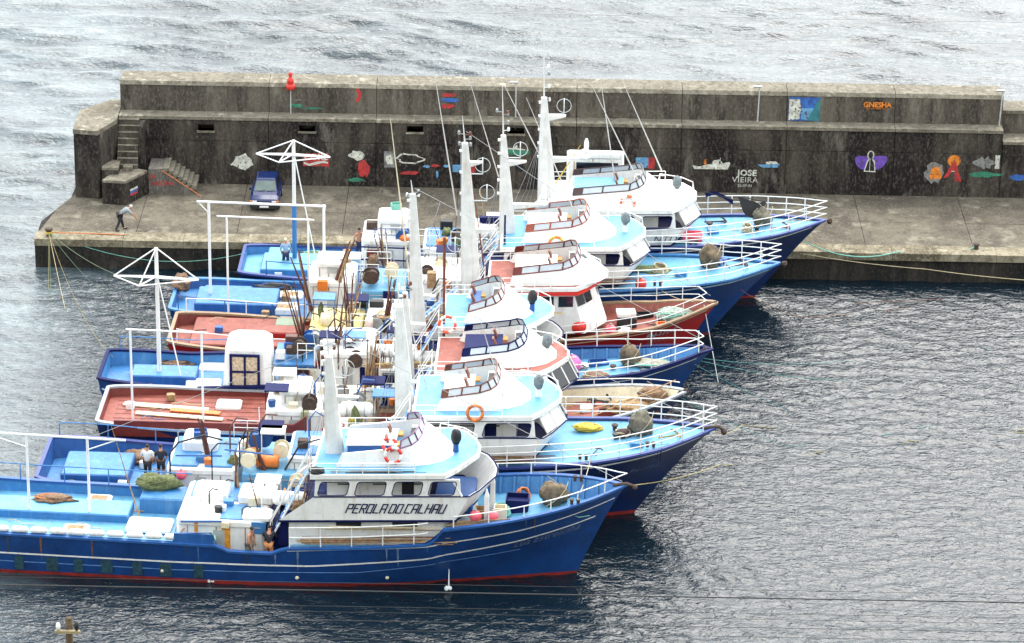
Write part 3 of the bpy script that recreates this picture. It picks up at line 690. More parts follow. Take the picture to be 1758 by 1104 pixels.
        for (i, j) in segs:
            A_, B_, C_, D_ = Vector(T0[i]), Vector(T0[j]), lean(j), lean(i)
            if i in (0, 8) and not two: continue
            s.P(MB().add([A_*.999+Vector((0, 0, .0)), B_, C_, D_], [(0, 1, 2, 3)]), 'screen_pane', PANE, parent=fbm)
            k = MB().tube(A_, B_, .035).tube(D_, C_, .035).tube(A_, D_, .04).tube(B_, C_, .04)
            if (B_-A_).length > 1.5:
                mid1, mid2 = A_.lerp(B_, .52), D_.lerp(C_, .52); k.tube(mid1, mid2, .04)
                e = (0, .17) if i == 0 else (.83, 1)
                q0, q1, q2, q3 = A_.lerp(B_, e[0]), A_.lerp(B_, e[1]), D_.lerp(C_, e[1]), D_.lerp(C_, e[0])
                nrm = Vector((0, -.012 if i == 0 else .012, 0)); k.add([q0+nrm, q1+nrm, q2+nrm, q3+nrm], [(0, 1, 2, 3)]); k.add([q0-nrm*1.2, q1-nrm*1.2, q2-nrm*1.2, q3-nrm*1.2], [(0, 1, 2, 3)])
            s.P(k, 'screen_frame', band, parent=fbm)
        # inside: floor, hatch slab, console, seats
        s.P(MB().box(a0+.1, f0-.4, -1.38, 1.38, zR+.005, zR+.03, m, zr), 'floor', rooftop, parent=fbm)
        s.P(MB().box(a0+.3, f0-1.1, -.75, .75, zR+.03, zR+.62, m, zr), 'engine_casing', hatchcol, parent=fbm)
        s.P(MB().box(a0+.22, f0-1.02, -.82, .82, zR+.621, zR+.68, m, zr), 'casing_lid', lid or WHITE, parent=fbm)
        s.P(MB().box(f0-.45, f0-.12, -1.0, 1.0, zR+.03, zR+.8, m, zr), 'console', WHITE, parent=fbm)
        s.P(MB().box(f0-.42, f0-.16, -.35, .35, zR+.81, zR+.95, m, zr), 'instrument', BLACK, parent=fbm)
        for sy in (-.5, .55):
            q = MB().box(f0-1.25, f0-.8, sy-.22, sy+.22, zR+.5, zR+.6, m, zr); s.P(q, 'seat', mat('seat_tan', (.45, .22, .05), .6, .2), parent=fbm)
            s.P(MB().add([(f0-1.3, sy-.2, zR+.6), (f0-1.2, sy-.2, zR+.6), (f0-1.42, sy-.16, zR+1.15), (f0-1.5, sy-.16, zR+1.15), (f0-1.3, sy+.2, zR+.6), (f0-1.2, sy+.2, zR+.6), (f0-1.42, sy+.16, zR+1.15), (f0-1.5, sy+.16, zR+1.15)],
                [(0, 1, 2, 3), (4, 7, 6, 5), (0, 4, 5, 1), (2, 6, 7, 3), (1, 5, 6, 2), (0, 3, 7, 4)]), 'seat_back', BROWN, parent=fbm)
        # roof side rail
        for sd in (-1, 1):
            q = MB(); X0, X1 = R0-.1, R1-(2.6 if sd < 0 else 1.6)
            pts = [(X0+(X1-X0)*i/8, sd*(w+.05), zR+.5+m*(X0+(X1-X0)*i/8-zr)) for i in range(9)]
            q.path(pts, .022, 5); q.path([(x, y, z-.25) for x, y, z in pts], .016, 5)
            ro = s.P(q, 'roof_rail', WHITE)
            for i in range(0, 9, 2): s.P(MB().tube(pts[i], (pts[i][0], pts[i][1], pts[i][2]-.5), .022), 'rail_post', WHITE, parent=ro)
        if frames:   # far forward guard rail on the brow
            q = MB(); P_ = [(R1-1.9, 1.75), (R1-.8, 1.25), (R1-.2, .5)]
            P3 = [(x, y, zR+.5+m*(x-zr)) for x, y in P_]; q.path([(P_[0][0]-.1, 1.8, zR+m*(P_[0][0]-zr))]+P3+[(R1-.12, .45, zR+m*(R1-zr))], .025, 5)
            for p in P3: q.tube(p, (p[0], p[1], p[2]-.5), .022)
            s.P(q, 'brow_rail', WHITE)
        # covered searchlight on a blue pedestal
        xs_ = R1-1.05; z_ = zR+m*(xs_-zr)
        sl = s.P(MB().lathe((xs_, -.1, z_), [(.13, 0), (.12, .35), (.18, .4)], 8), 'searchlight_base', MBLUE if open_front else WHITE)
        s.P(MB().ball((xs_, -.1, z_+.72), (.24, .22, .36), 10, 8, .12, int(R0*10)), 'searchlight_cover', BLACK if open_front else BAG, True, parent=sl)
        # navy doghouse/stair bay behind the bridge
        s.P(MB().box(R0-1.6, R0-1.15, -w+.3, w-.3, zl if lower else za-.8, za-.1, m, zr), 'aft_bulkhead', NAVY)
        s.stairs(R0-1.9, R0-.25, -w+.5, za-1.1 if lower else za-.6, zt+.2+m)
        s.zR = zR
    def stairs(s, x0, x1, y, z0, z1, wd=.6, n=8):
        b = MB()
        for yy in (y-wd/2, y+wd/2): b.tube((x0, yy, z0), (x1, yy, z1), .045, n=5); b.tube((x0, yy, z0+.8), (x1, yy, z1+.8), .025, n=5); b.tube((x0, yy, z0), (x0, yy, z0+.8), .025, n=5); b.tube((x1, yy, z1), (x1, yy, z1+.8), .025, n=5); b.tube(((x0+x1)/2, yy, (z0+z1)/2), ((x0+x1)/2, yy, (z0+z1)/2+.8), .022, n=5)
        st = s.P(b, 'stair', WHITE)
        for i in range(n):
            t = (i+.5)/n; x = x0+(x1-x0)*t; z = z0+(z1-z0)*t; s.P(MB().box(x-.1, x+.1, y-wd/2, y+wd/2, z-.02, z+.02), 'tread', LBLUE, parent=st)
    def mast(s, x, y, z0, z1, w0=.62, w1=.2, rake=-.1, top=2.2, arms=(), loops=(), radar=None, seed=1, m=None):
        m = m or WHITE
        w0 *= .82; m = mat('mast_paint', (.62, .62, .60), .5, .1, 2, .5, (.3, .2, .12)) if m is WHITE else m
        X = lambda z: x+rake*(z-z0)/(z1-z0)
        def rg(z, w_): c = X(z); return [(c-w_*.6, y-w_*.35, z), (c-w_*.3, y-w_*.5, z), (c+w_*.3, y-w_*.5, z), (c+w_*.6, y-w_*.35, z), (c+w_*.6, y+w_*.35, z), (c+w_*.3, y+w_*.5, z), (c-w_*.3, y+w_*.5, z), (c-w_*.6, y+w_*.35, z)]
        b = MB().loft(rg(z0, w0), rg(z0+(z1-z0)*.45, w0*.62+w1*.38), False); b.loft(rg(z0+(z1-z0)*.45, w0*.62+w1*.38), rg(z1, w1))
        mo = s.P(b, 'mast', m)
        s.P(MB().tube((X(z1), y, z1), (X(z1)+rake*.3, y, z1+top), .045, .015), 'mast_pole', m, parent=mo)
        rd = random.Random(seed)
        for k in range(5):
            z = z1-.2+rd.random()*top*.6; sx = rd.choice((-1, 1)); 
            s.P(MB().tube((X(z), y, z), (X(z)+sx*.25, y, z+.02), .02).lathe((X(z)+sx*.27, y, z-.02), [(.05, 0), (.07, .03), (.07, .16), (.03, .2)], 7), 'mast_light', rd.choice((WHITE, WHITE, GREY, GREY, BLACK, BROWN)), parent=mo)
        lb = MB(); la, lc = Vector((X(z0)-w0*.62, y-.12, z0+.2)), Vector((X(z1)-w1*.8, y-.08, z1-.2))
        for dy in (0, .24): lb.tube(la+Vector((0, dy, 0)), lc+Vector((0, dy*.7, 0)), .014, n=4)
        for k in range(14): p_ = la.lerp(lc, (k+.5)/14); lb.tube(p_, p_+Vector((0, .22, 0)), .011, n=4)
        s.P(lb, 'mast_ladder', GREY, parent=mo)
        # fittings down the mast face
        for k in range(5):
            z = z1-(z1-z0)*(.05+.13*k); s.P(MB().box(X(z)-.28-.04*k, X(z)-.12, y-.16, y, z, z+.1), 'mast_fitting', WHITE, parent=mo)
        cb_ = MB()
        for k in range(3):
            zc = z1-.3-.5*k; cb_.path([(X(zc), y+.1, zc), (X(zc)-.5-.2*k, y+.5, z0+.4), (X(zc)-.7-.3*k, y+.8, z0-.6)], .012, 4)
            s.P(cb_, 'mast_cable', GREY, parent=mo); cb_ = MB()
        for (z, ln) in arms:
            s.P(MB().add([(X(z), y-.14, z-.28), (X(z)+ln, y-.12, z), (X(z)+ln, y-.12, z+.06), (X(z), y-.14, z+.06), (X(z), y+.14, z-.28), (X(z)+ln, y+.12, z), (X(z)+ln, y+.12, z+.06), (X(z), y+.14, z+.06)],
                [(0, 1, 2, 3), (4, 7, 6, 5), (0, 4, 5, 1), (1, 5, 6, 2), (2, 6, 7, 3), (0, 3, 7, 4)]), 'mast_arm', m, parent=mo)
        if radar:
            z, ln = radar
            q = s.P(MB().lathe((X(z)+ln-.15, y, z+.06), [(.26, 0), (.3, .08), (.2, .14), (.14, .3), (.2, .34), (.2, .42), (.1, .44)], 12), 'radar', WHITE, True, parent=mo)
            s.P(MB().ball((X(z)+ln-.1, y, z+.72), (.13, .13, .42), 10, 8), 'radar_scanner', WHITE, True, parent=mo)
        for (z, dx) in loops:
            b = MB().tube((X(z), y, z), (X(z)+dx, y, z+.02), .035); c = Vector((X(z)+dx, y, z+.48))
            b.path([c+Vector((.37*cos(a*pi/10), 0, .37*sin(a*pi/10))) for a in range(20)], .018, 5, closed=True)
            b.path([c+Vector((0, .37*cos(a*pi/10), .37*sin(a*pi/10))) for a in range(20)], .018, 5, closed=True)
            b.tube(c-Vector((0, 0, .48)), c+Vector((0, 0, .4)), .03)
            s.P(b, 'loop_antenna', mat('antenna_grey', (.5, .52, .52), .5, .05), parent=mo)
        return mo
    def whip(s, a, b, r=.02, m=None): return s.P(MB().path([a, Vector(a).lerp(Vector(b), .45), b], [r*1.7, r*1.4, r*.5], 5), 'whip_antenna', m or mat('whip_white', (.55, .53, .5), .5, .1))
    def stay(s, a, b, r=.012): return s.P(MB().tube(a, b, r, n=4), 'stay_wire', mat('wire_grey', (.3, .3, .3), .5, .1))
    def tank(s, x0, x1, y0, y1, z0, z1, m=None, lid=None, name='bait_tank', r=.12, rust=0, lids=1):
        o = s.P(MB().rbox(x0, x1, y0, y1, z0, z1, r), name, m or WHITE)
        if lid:
            n = lids
            for i in range(n):
                a = x0+(x1-x0)*i/n+.15; c = x0+(x1-x0)*(i+1)/n-.15
                s.P(MB().rbox(a, c, y0+.2, y1-.2, z1-.01, z1+.09, .06), 'tank_lid', lid, parent=o)
        if x1-x0 > 1.0 and z1-z0 > .6:
            xm = x0+(x1-x0)*.42
            s.P(MB().box(xm, xm+.5, y0-.02, y0-.003, z0+(z1-z0)*.3, z0+(z1-z0)*.75), 'access_panel', mat('grey_white_panel', (.42, .43, .42), .5, .12), parent=o)
            s.P(MB().path([(x0+.15, y0-.04, z1-.25), (x1-.15, y0-.04, z1-.25)], .02, 5), 'grab_rail', GREY, parent=o)
            for q in range(3):
                xx = x0+(x1-x0)*(.12+.33*q); s.P(MB().box(xx, xx+.05, y0-.010, y0-.004, z0+.05, z1-.3), 'stain_streak', mat('tan_stain', (.33, .22, .12), .8, .5), parent=o)
        for k in range(rust):
            xx = x0+(x1-x0)*(.15+.6*((k*.61) % 1)); s.P(MB().box(xx, xx+.12+.1*(k % 2), y0-.012, y0-.004, z0+.1, z1-.1), 'rust_streak', RSTREAK, parent=o)
        return o
    def hatch(s, x, y, z, lx, ly, m=None, inner=None, rot=0, h=.14):
        o = s.P(MB().rbox(-lx/2, lx/2, -ly/2, ly/2, 0, h, .08), 'hatch', m or WHITE); o.location = (x, y, z); o.rotation_euler = (0, 0, rot)
        if inner: s.P(MB().box(-lx*.32, lx*.32, -ly*.3, ly*.3, h, h+.015), 'hatch_cover', inner, parent=o)
        return o
    def gantry(s, x0, x1, y, zb, zt, over=(0, 0), m=None, r=.075, braces=True):
        m = m or WHITE
        g = s.P(MB().tube((x0-over[0], y, zt+.02), (x1+over[1], y, zt-.06), r*1.0, n=7), 'gantry_beam', m)
        for x in (x0, x1): s.P(MB().tube((x, y, zb), (x, y, zt), r*1.15, n=7), 'gantry_post', m, parent=g)
        if braces: s.P(MB().tube((x0-over[0]*.9, y, zt), (x0, y, zt-.6), r*.5, n=5).tube((x1+over[1]*.8, y, zt-.05), (x1, y, zt-.6), r*.5, n=5), 'gantry_brace', m, parent=g)
        return g
    def derrick(s, x, y, zb, zt, arm, drop=1.5, m=None, mb=None):
        m = m or WHITE
        g = s.P(MB().tube((x, y, zb), (x, y, zt), .11, .09, n=8), 'derrick_post', mb or m)
        t = (x, y, zt); z2 = zt-drop; E = [(x-arm, y-.1, z2), (x+arm*.98, y-.1, z2-.1), (x-.35*arm, y-1.0, z2-.12)]
        b = MB()
        for e in E: b.tube(t, e, .035, n=5); b.tube((x, y, z2), e, .04, n=5)
        b.tube(E[0], E[1], .05, n=5); b.tube(E[2], E[1], .035, n=5); b.tube(E[0], E[2], .035, n=5)
        s.P(b, 'derrick_arms', m, parent=g); s.P(MB().tube((x+.02, y, z2), (x+1.1, y-.5, zb+.5), .035, n=5), 'derrick_strut', m, parent=g)
        return g
    def canes(s, x, y, z, n, h, lean=(0.2, 0), spread=.5, m=None, seed=0, r=.028):
        rd = random.Random(seed+5); 
        for i in range(n):
            a = (x+rd.uniform(-.15, .15), y+rd.uniform(-.15, .15), z); b = (x+lean[0]*h+rd.uniform(-1, 1)*spread, y+lean[1]*h+rd.uniform(-1, 1)*spread*.6, z+h*rd.uniform(.8, 1))
            s.P(MB().tube(a, b, r*rd.uniform(.8, 1.5), r*.4, n=5), 'fishing_pole', rd.choice((m or BAMBOO, RODD, BAMBOO)))
    def hose(s, pts, r=.05, m=None): return s.P(MB().path(pts, r, 6), 'davit_arm', m or BLACK)
    def polepile(s, x0, x1, y, z, n=14, m=.045, wob=.1, seed=0, cols=None):
        rd = random.Random(seed+77)
        for i in range(n):
            a = x0+rd.random()*1.2; c = x1-rd.random()*1.6; yy = y+rd.uniform(-wob, wob); zz = z+rd.uniform(-.05, wob*2.4)
            s.P(MB().tube((a, yy, zz+m*(a-x0)), (c, yy+rd.uniform(-.06, .06), zz+m*(c-x0)+rd.uniform(-.05, .05)), .024, .015, n=5), 'stowed_pole', rd.choice(cols or (BAMBOO, STAIN, BROWN, TANROPE)))
def liferaft(B, x, y, z, lab):
    t = empty('liferaft_canister', B.W(x, y, z), radians(-B.yaw)); tag(t, lab, 'liferaft')
    MB().path([(-.75, 0, .35), (-.6, 0, .35), (.6, 0, .35), (.75, 0, .35)], [.2, .33, .33, .2], 10).build('canister', WHITE, t, True)
    for k in (-.4, 0, .4): MB().path([(k, .345*cos(a*pi/8), .35+.345*sin(a*pi/8)) for a in range(16)], .02, 4, closed=True).build('strap', GREY, t)
    for k in (-.45, .45): MB().box(k-.04, k+.04, -.36, .36, -.25, .08).build('cradle_leg', GREY, t)
    return t
def lifebuoy(B, x, y, z, m1, m2, lab, r=.34, tilt=78, group='lifebuoys hung on the boats'):
    t = empty('lifebuoy', B.W(x, y, z), radians(-B.yaw)); tag(t, lab, 'lifebuoy', group); t.rotation_euler = (radians(tilt), 0, radians(-B.yaw))
    for k in range(8):
        a0 = pi/4*k+.2; MB().path([(r*cos(a0+i*pi/16), r*sin(a0+i*pi/16), 0) for i in range(5)], .075, 7).build('ring_segment', m1 if k % 2 else m2, t, True)
    return t
def buoy(B, x, y, z, r, m, lab):
    t = empty('buoy', B.W(x, y, z)); tag(t, lab, 'buoy', 'round fishing buoys')
    MB().ball((0, 0, r), r, 14, 10).build('float', m, t, True); MB().lathe((0, 0, 2*r-.02), [(.06, 0), (.06, .08), (.03, .1)], 8).build('eyelet', GREY, t)
    return t
def pile(name, cat, loc, r, m, lab, seed=0, jit=.35, parts=None):
    t = empty(name, loc); tag(t, lab, cat)
    MB().ball((0, 0, r[2]*.45), r, 20, 12, jit, seed).build('heap', m, t, True)
    rd = random.Random(seed)
    for k in range(5):
        a = rd.random()*6.28; pts = []
        for i in range(9):
            u = i/8; ang = a+u*2.2; rr = 1.02-.35*u
            pts.append((r[0]*rr*cos(ang), r[1]*rr*sin(ang), max(.03, r[2]*(.45+.75*sin(u*2.6)))))
        MB().path(pts, .03, 5).build('rope_strand', parts or TANROPE, t)
    return t
def coil(B, x, y, z, r, m, lab, tilt=0):
    t = empty('rope_coil', B.W(x, y, z)); tag(t, lab, 'rope'); t.rotation_euler = (radians(tilt), 0, .4)
    pts = [((r-.012*i*.1+.03*sin(i*.9))*cos(i*pi/9), (r+.03*cos(i*1.3))*sin(i*pi/9), .03+.0035*i) for i in range(100)]
    MB().path(pts, .035, 5).build('coil', m, t, True); return t
def crate(B, x, y, z, l, w_, h, m, lab, rot=0, cat='crate', content=None):
    t = empty('fish_crate', B.W(x, y, z), rot-radians(B.yaw)); tag(t, lab, cat, 'crates and trays on the decks')
    MB().box(-l/2, l/2, -w_/2, w_/2, 0, .04).build('bottom', m, t)
    for sg in (-1, 1):
        MB().box(-l/2, l/2, sg*w_/2-.02, sg*w_/2+.02, .041, h).build('side', m, t); MB().box(sg*l/2-.02, sg*l/2+.02, -w_/2+.021, w_/2-.021, .041, h).build('side', m, t)
    if content: MB().box(-l/2+.04, l/2-.04, -w_/2+.04, w_/2-.04, .05, h*.7).build('contents', content, t)
    return t
def boulder(B, x, y, z, r, lab, seed, m=None):
    t = empty('net_bundle', B.W(x, y, z)); tag(t, lab, 'net bundle', 'covered gear bundles on the foredecks')
    MB().ball((0, 0, r[2]*.8), r, 16, 12, .28, seed).build('cover', m or STONE, t, True)
    MB().box(-r[0]*.5, r[0]*.5, -r[1]*.5, r[1]*.5, -.02, r[2]*.5).build('windlass_base', NAVY, t)
    for k in range(3):
        a = k*2.1; MB().path([(r[0]*1.02*cos(a+u*.5), r[1]*1.02*sin(a+u*.5), r[2]*(.2+u*.45)) for u in range(5)], .02, 4).build('lashing', TANROPE, t)
    return t
def anchor(B, x, y, z, lab, rot=0, sc=1, m=None):
    t = empty('anchor', B.W(x, y, z), rot); tag(t, lab, 'anchor', 'anchors on the foredecks'); m = m or RUSTM
    MB().tube((-.8*sc, 0, .1), (.5*sc, 0, .12), .05*sc).build('shank', m, t)
    MB().path([(.1*sc, -.5*sc, .32*sc), (.4*sc, -.3*sc, .15), (.5*sc, 0, .1), (.4*sc, .3*sc, .15), (.1*sc, .5*sc, .32*sc)], [.03*sc, .05*sc, .06*sc, .05*sc, .03*sc], 6).build('arms', m, t)
    for sg in (-1, 1): MB().add([(.1*sc, sg*.5*sc, .36*sc), (.3*sc, sg*.32*sc, .34*sc), (.3*sc, sg*.55*sc, .2*sc)], [(0, 1, 2)]).ball((.16*sc, sg*.45*sc, .3*sc), .07*sc, 6, 5).build('fluke', m, t)
    MB().tube((-.7*sc, -.35*sc, .12), (-.7*sc, .35*sc, .12), .03*sc).build('stock', m, t); return t
def bollard_on(B, x, y, z=None, m=None):
    z = B.gun(x) if z is None else z
    return B.P(MB().lathe((x, y, z), [(.07, 0), (.07, .18), (.10, .2), (.10, .25)], 8).lathe((x+.28, y, z), [(.07, 0), (.07, .18), (.10, .2), (.10, .25)], 8), 'mooring_bitt', m or RUSTM)
def stroke_text(B, txt, x0, y, z0, m, hgt, wid, gap, mat_, sl=.38, zr=17.):
    G = {'P': [[(0, 0), (0, 1), (1, 1), (1, .5), (0, .5)]], 'E': [[(1, 0), (0, 0), (0, 1), (1, 1)], [(0, .52), (.75, .52)]], 'R': [[(0, 0), (0, 1), (1, 1), (1, .5), (0, .5)], [(.45, .5), (1, 0)]],
         'O': [[(0, 0), (0, 1), (1, 1), (1, 0), (0, 0)]], 'L': [[(0, 1), (0, 0), (1, 0)]], 'A': [[(0, 0), (0, 1), (1, 1), (1, 0)], [(0, .45), (1, .45)]], 'D': [[(.0, 0), (.0, 1), (.85, 1), (1, .85), (1, .0), (0, 0)]],
         'C': [[(1, 0), (0, 0), (0, 1), (1, 1)]], 'H': [[(0, 0), (0, 1)], [(1, 0), (1, 1)], [(0, .5), (1, .5)]], 'U': [[(0, 1), (0, 0), (1, 0), (1, 1)]], 'T': [[(0, 1), (1, 1)], [(.5, 0), (.5, 1)]], 'N': [[(0, 0), (0, 1), (1, 0), (1, 1)]]}
    x = x0; th = hgt*.062
    for ch in txt:
        if ch == ' ': x += wid*.45; continue
        b = MB()
        for pl in G[ch]:
            for p, q in zip(pl, pl[1:]):
                def T(a): return Vector((x+a[0]*wid+a[1]*hgt*sl, 0, z0+a[1]*hgt+m*(x-zr)))
                P_, Q_ = T(p), T(q); d = (Q_-P_).normalized(); nn = Vector((-d.z, 0, d.x))*th; e = d*th*.9
                yy = lambda v: (v.x, y(v.z-m*(v.x-zr)), v.z)
                c = [P_-e+nn, Q_+e+nn, Q_+e-nn, P_-e-nn]
                b.add([yy(v) for v in c]+[(yy(v)[0], yy(v)[1]+.01, yy(v)[2]) for v in c], [(0, 1, 2, 3), (4, 7, 6, 5), (0, 4, 5, 1), (1, 5, 6, 2), (2, 6, 7, 3), (3, 7, 4, 0)])
        b.build('name_letter', mat_, B.root); x += wid+gap
def hull_text(B, txt, xc, z, size, m, shear=.4, slope=.1, bold=0):
    me = text_mesh(txt, size, .006, shear, bold)
    def fn(a, b, c):
        x = xc+a; zz = z+b+slope*a; y = B.hbat(x, zz); return (x, -y-.02+c, zz)
    return place_mesh(me, 'hull_lettering', m, B.root, fn)
PALE = mat('faded_white_lettering', (.32, .36, .42), .7, .2)
def aft_trunk(B, x0, x1, y0, y1, z0, z1, m, side):
    o = B.P(MB().rbox(x0, x1, y0, y1, z0, z1, .06), 'deck_trunk', side); B.P(MB().rbox(x0+.04, x1-.04, y0+.04, y1-.04, z1-.01, z1+.03, .05), 'trunk_top', m, parent=o); return o

# ================= A : nearest boat
A = Boat('fishing_boat', 'nearest blue and white tuna boat with PEROLA DO CALHAU lettered on its side', 5.1, 131.8, 31.5, 4.0, 2.75, 4.45, 2.1,
    [(0, 2.15), (5, 1.98), (12, 1.92), (14.0, 1.9), (14.3, 1.66), (16.3, 1.66), (16.9, 1.92), (20, 2.12), (23.0, 2.42), (23.35, 2.6), (23.7, 3.15), (26, 3.5), (29, 4.0), (31.5, 4.45)], None, HBLUE)
A.gm = MBLUE
A.hull([([(0.2, 1.05), (12, .98), (18, 1.08), (23, 1.6), (27, 2.3), (30.2, 3.05)], WHITE, .07), ([(17, 1.82), (23, 2.3), (27, 2.95), (31.0, 3.85)], WHITE, .06), ([(2, .62), (12, .58), (20, .8), (27, 1.75)], mat('worn_stripe', (.12, .25, .5), .6, .2), .03)])
fd = lambda x: 2.42+.15*(x-23.7)
A.decks('aft_deck', 0.05, 12, lambda x: 1.45, LBLUE2, LBLUE); A.decks('working_deck', 12, 17, lambda x: .95, LBLUE, LBLUE)
A.decks('side_deck', 17, 23.5, lambda x: 1.78+.05*(x-17), LBLUE2, WHITE); A.decks('foredeck', 23.5, 31.3, fd, LBLUE2, LBLUE)
A.frames(24, 30.5, .62, fd, LBLUE)
A.rail(24.2, 31.5, (.55,), st=1.5); A.rail(17.1, 23.1, (.5, .98), sides=(-1,), st=1.35); A.rail(0.2, 12, (.75,), sides=(1,), st=2, m=LBLUE)
# freeing-port floats lining the aft bulwark (white scalloped pads)
x = 4.0
while x < 11.6:
    pts = [(x+.06+.72*i/8, 0) for i in range(9)]
    b = MB(); k = 0
    A.P(MB().path([(x+.05, -A.hbat(x)+.22, 2.06), (x+.15, -A.hbat(x)+.22, 2.13), (x+.7, -A.hbat(x)+.22, 2.13), (x+.8, -A.hbat(x)+.22, 2.06)], [.06, .15, .15, .06], 7), 'bulwark_pad', WHITE, True); x += .84
aft_trunk(A, 2.0, 9.6, -.2, 1.3, 1.45, 1.85, LBLUE2, LBLUE); aft_trunk(A, 9.9, 11.9, .9, 2.3, 1.45, 2.2, LBLUE, LBLUE)
A.hatch(7.45, -1.15, 1.5, 1.15, .8, inner=STAIN, rot=.05); A.hatch(7.9, 1.9, 1.5, 1.1, .8, inner=STAIN); A.hatch(10.6, -.5, 1.55, 2.0, 1.3)
A.tank(12.05, 15.9, -2.0, 1.9, .95, 2.75, WHITE, None)
for xa, xb in ((14.05, 14.42), (12.85, 13.0)): A.P(MB().box(xa, xb, -2.015, -2.005, 1.0, 2.66), 'rust_streak', RSTREAK)
A.P(MB().box(12.25, 13.9, -1.85, -.1, 2.75, 2.80), 'tank_top_panel', WHITE)
A.P(MB().box(13.95, 15.6, -1.85, -.4, 2.75, 2.80), 'tank_top_panel', LBLUE); A.P(MB().box(12.3, 15.7, -.05, 1.75, 2.75, 2.80), 'tank_top_panel', LBLUE)
A.tank(12.5, 14.0, -.3, 1.1, 2.8, 3.2, WHITE, name='tank_cover'); A.tank(14.5, 16.1, -.3, 1.1, 2.8, 3.15, WHITE, name='tank_cover')
A.tank(14.9, 16.2, -1.9, -.9, 2.76, 2.95, WHITE, name='tank_cover')
A.P(MB().box(15.35, 15.98, -2.02, -1.96, 2.2, 2.75), 'window', LBLUE); A.P(MB().box(15.9, 16.9, -1.9, 1.9, .95, 2.4), 'engine_house', NAVY)
A.P(MB().path([(12.0, -2.62, 1.95), (12.15, -2.62, 2.35), (13.7, -2.62, 2.45), (13.9, -2.62, 1.95)], .03), 'bulwark_rim', MBLUE)
A.P(MB().box(12.05, 13.8, -2.68, -2.6, 1.9, 2.38), 'bulwark_door', MBLUE)
A.P(MB().tube((12.3, -2.25, 2.75), (14.1, -2.25, 2.85), .05), 'cargo_bar', MBLUE)
A.P(MB().box(14.05, 14.4, -2.3, -2.05, 2.55, 2.8), 'control_box', CREAM)
A.bridge(18.1, 25.1, 25.5, 22.5, w=2.3, m=.055, zl=1.78, za=3.12, zs=4.28, zt=5.1, band=mat('mauve_trim', (.2, .1, .2), .5), two=False, open_front=True, hatchcol=MBLUE)
ybw = lambda z: -2.3-.035-.05*(z-3.1)/1.2
stroke_text(A, 'PEROLA DO CALHAU', 19.5, ybw, 3.48, .05, .42, .20, .095, NAVY, .42)
hull_text(A, 'Lua Estrelinha', 28.1, 2.35, .5, mat('faint_script', (.10, .14, .24), .7, .3), shear=.5, slope=.22)
A.mast(18.75, 0, 5.2, 9.9, .82, .26, -.25, 1.3, loops=((8.9, .7),), arms=((8.0, 1.2),), seed=2)
A.gantry(5.15, 7.85, 0, 1.5, 5.5, (2.2, 1.7), r=.055)
A.canes(17.3, -1.2, 2.4, 5, 3.4, (.2, .05), .25, seed=1); A.canes(14.3, 1.3, 2.8, 2, 2.2, (-.05, 0), .1, RODD, seed=4, r=.06)
A.hose([(13.0, 2.0, 2.6), (13.0, 2.0, 4.2), (13.3, 1.9, 4.6), (14.2, 1.6, 4.75)], .035); A.P(MB().tube((13.7, 1.3, 4.6), (15.9, 1.0, 4.6), .04), 'davit_boom', MBLUE)
A.polepile(17.3, 24.4, -2.5, 2.1, 16, .05, .12, seed=3); A.polepile(18.2, 24.0, -2.5, 2.85, 8, .045, .05, seed=9); A.polepile(23.6, 27.5, -2.25, 3.15, 12, .12, .08, seed=12)
A.polepile(18.5, 23.2, -2.25, 5.45, 6, .055, .06, seed=5, cols=(NET, BLACK, GREY))
A.whip((18.3, 1, 5.6), (17.6, 1, 11.5)); A.whip((10, .2, 1.7), (8.9, .2, 6.0), m=BAMBOO)
A.P(MB().path([(30.9, 0, 4.4), (31.5, 0, 4.5), (31.8, 0, 4.4)], .08).ball((31.85, 0, 4.35), .13, 8, 6), 'stem_roller', RUSTM)
bollard_on(A, 29.2, 1.0); bollard_on(A, 29.2, -1.35)
for k, x in enumerate((5.0, 6.4, 7.6, 8.8, 10.2, 11.4, 12.9)):   # rubbed green growth patches
    A.P(MB().box(x, x+.42+.1*(k%2), -A.hbat(x, .6)-.03, -A.hbat(x, .6)+.03, .25, .95), 'weed_patch', mat('weed', (.006, .045, .07), .8, .5, 6))
for x, z in ((17.4, .45), (21.3, .5), (11.5, .5)): A.P(MB().ball((x, -A.hbat(x, z), z), .09, 8, 6), 'hull_fitting', CREAM)

# ================= B
B_ = Boat('fishing_boat', 'second blue hulled boat with orange ring on its roof rail and three bar bow rail', 9.3, 138.0, 30.6, 1.7, 2.7, 4.4, 3.6,
    [(0, 1.95), (4, 1.6), (8, 1.4), (13, 1.35), (15.5, 1.6), (16.4, 3.05), (20, 3.25), (25, 3.6), (28, 3.95), (30.6, 4.4)], None, HBLUE2)
B_.gm = mat('periwinkle_gunwale', (.03, .05, .2), .5, .1); B_.hull([([(17, 2.75), (20, 2.95), (25, 3.3), (28, 3.68), (30.4, 4.15)], WHITE, .09), ([(0.2, 1.1), (13, .95)], mat('worn_stripe', (.12, .25, .5)), .05)])
B_.decks('aft_deck', .05, 16.3, lambda x: .95, LBLUE, MBLUE); B_.decks('foredeck', 16.4, 30.4, lambda x: B_.gun(x)-.10, LBLUE2)
B_.rail(17.5, 30.6, (.35, .7, 1.05)); B_.rail(.4, 10, (.7,), sides=(1,), st=2.2, m=LBLUE)
aft_trunk(B_, .9, 4.0, -.9, 1.6, .95, 1.5, LBLUE, MBLUE); aft_trunk(B_, 1.2, 4.8, -2.2, -1.1, .95, 1.25, LBLUE2, LBLUE)
B_.tank(5.9, 9.0, -1.9, 1.6, .95, 2.45, WHITE, LBLUE, lids=2); B_.tank(6.4, 8.0, -.2, 1.3, 2.5, 3.0, WHITE, name='tank_cover')
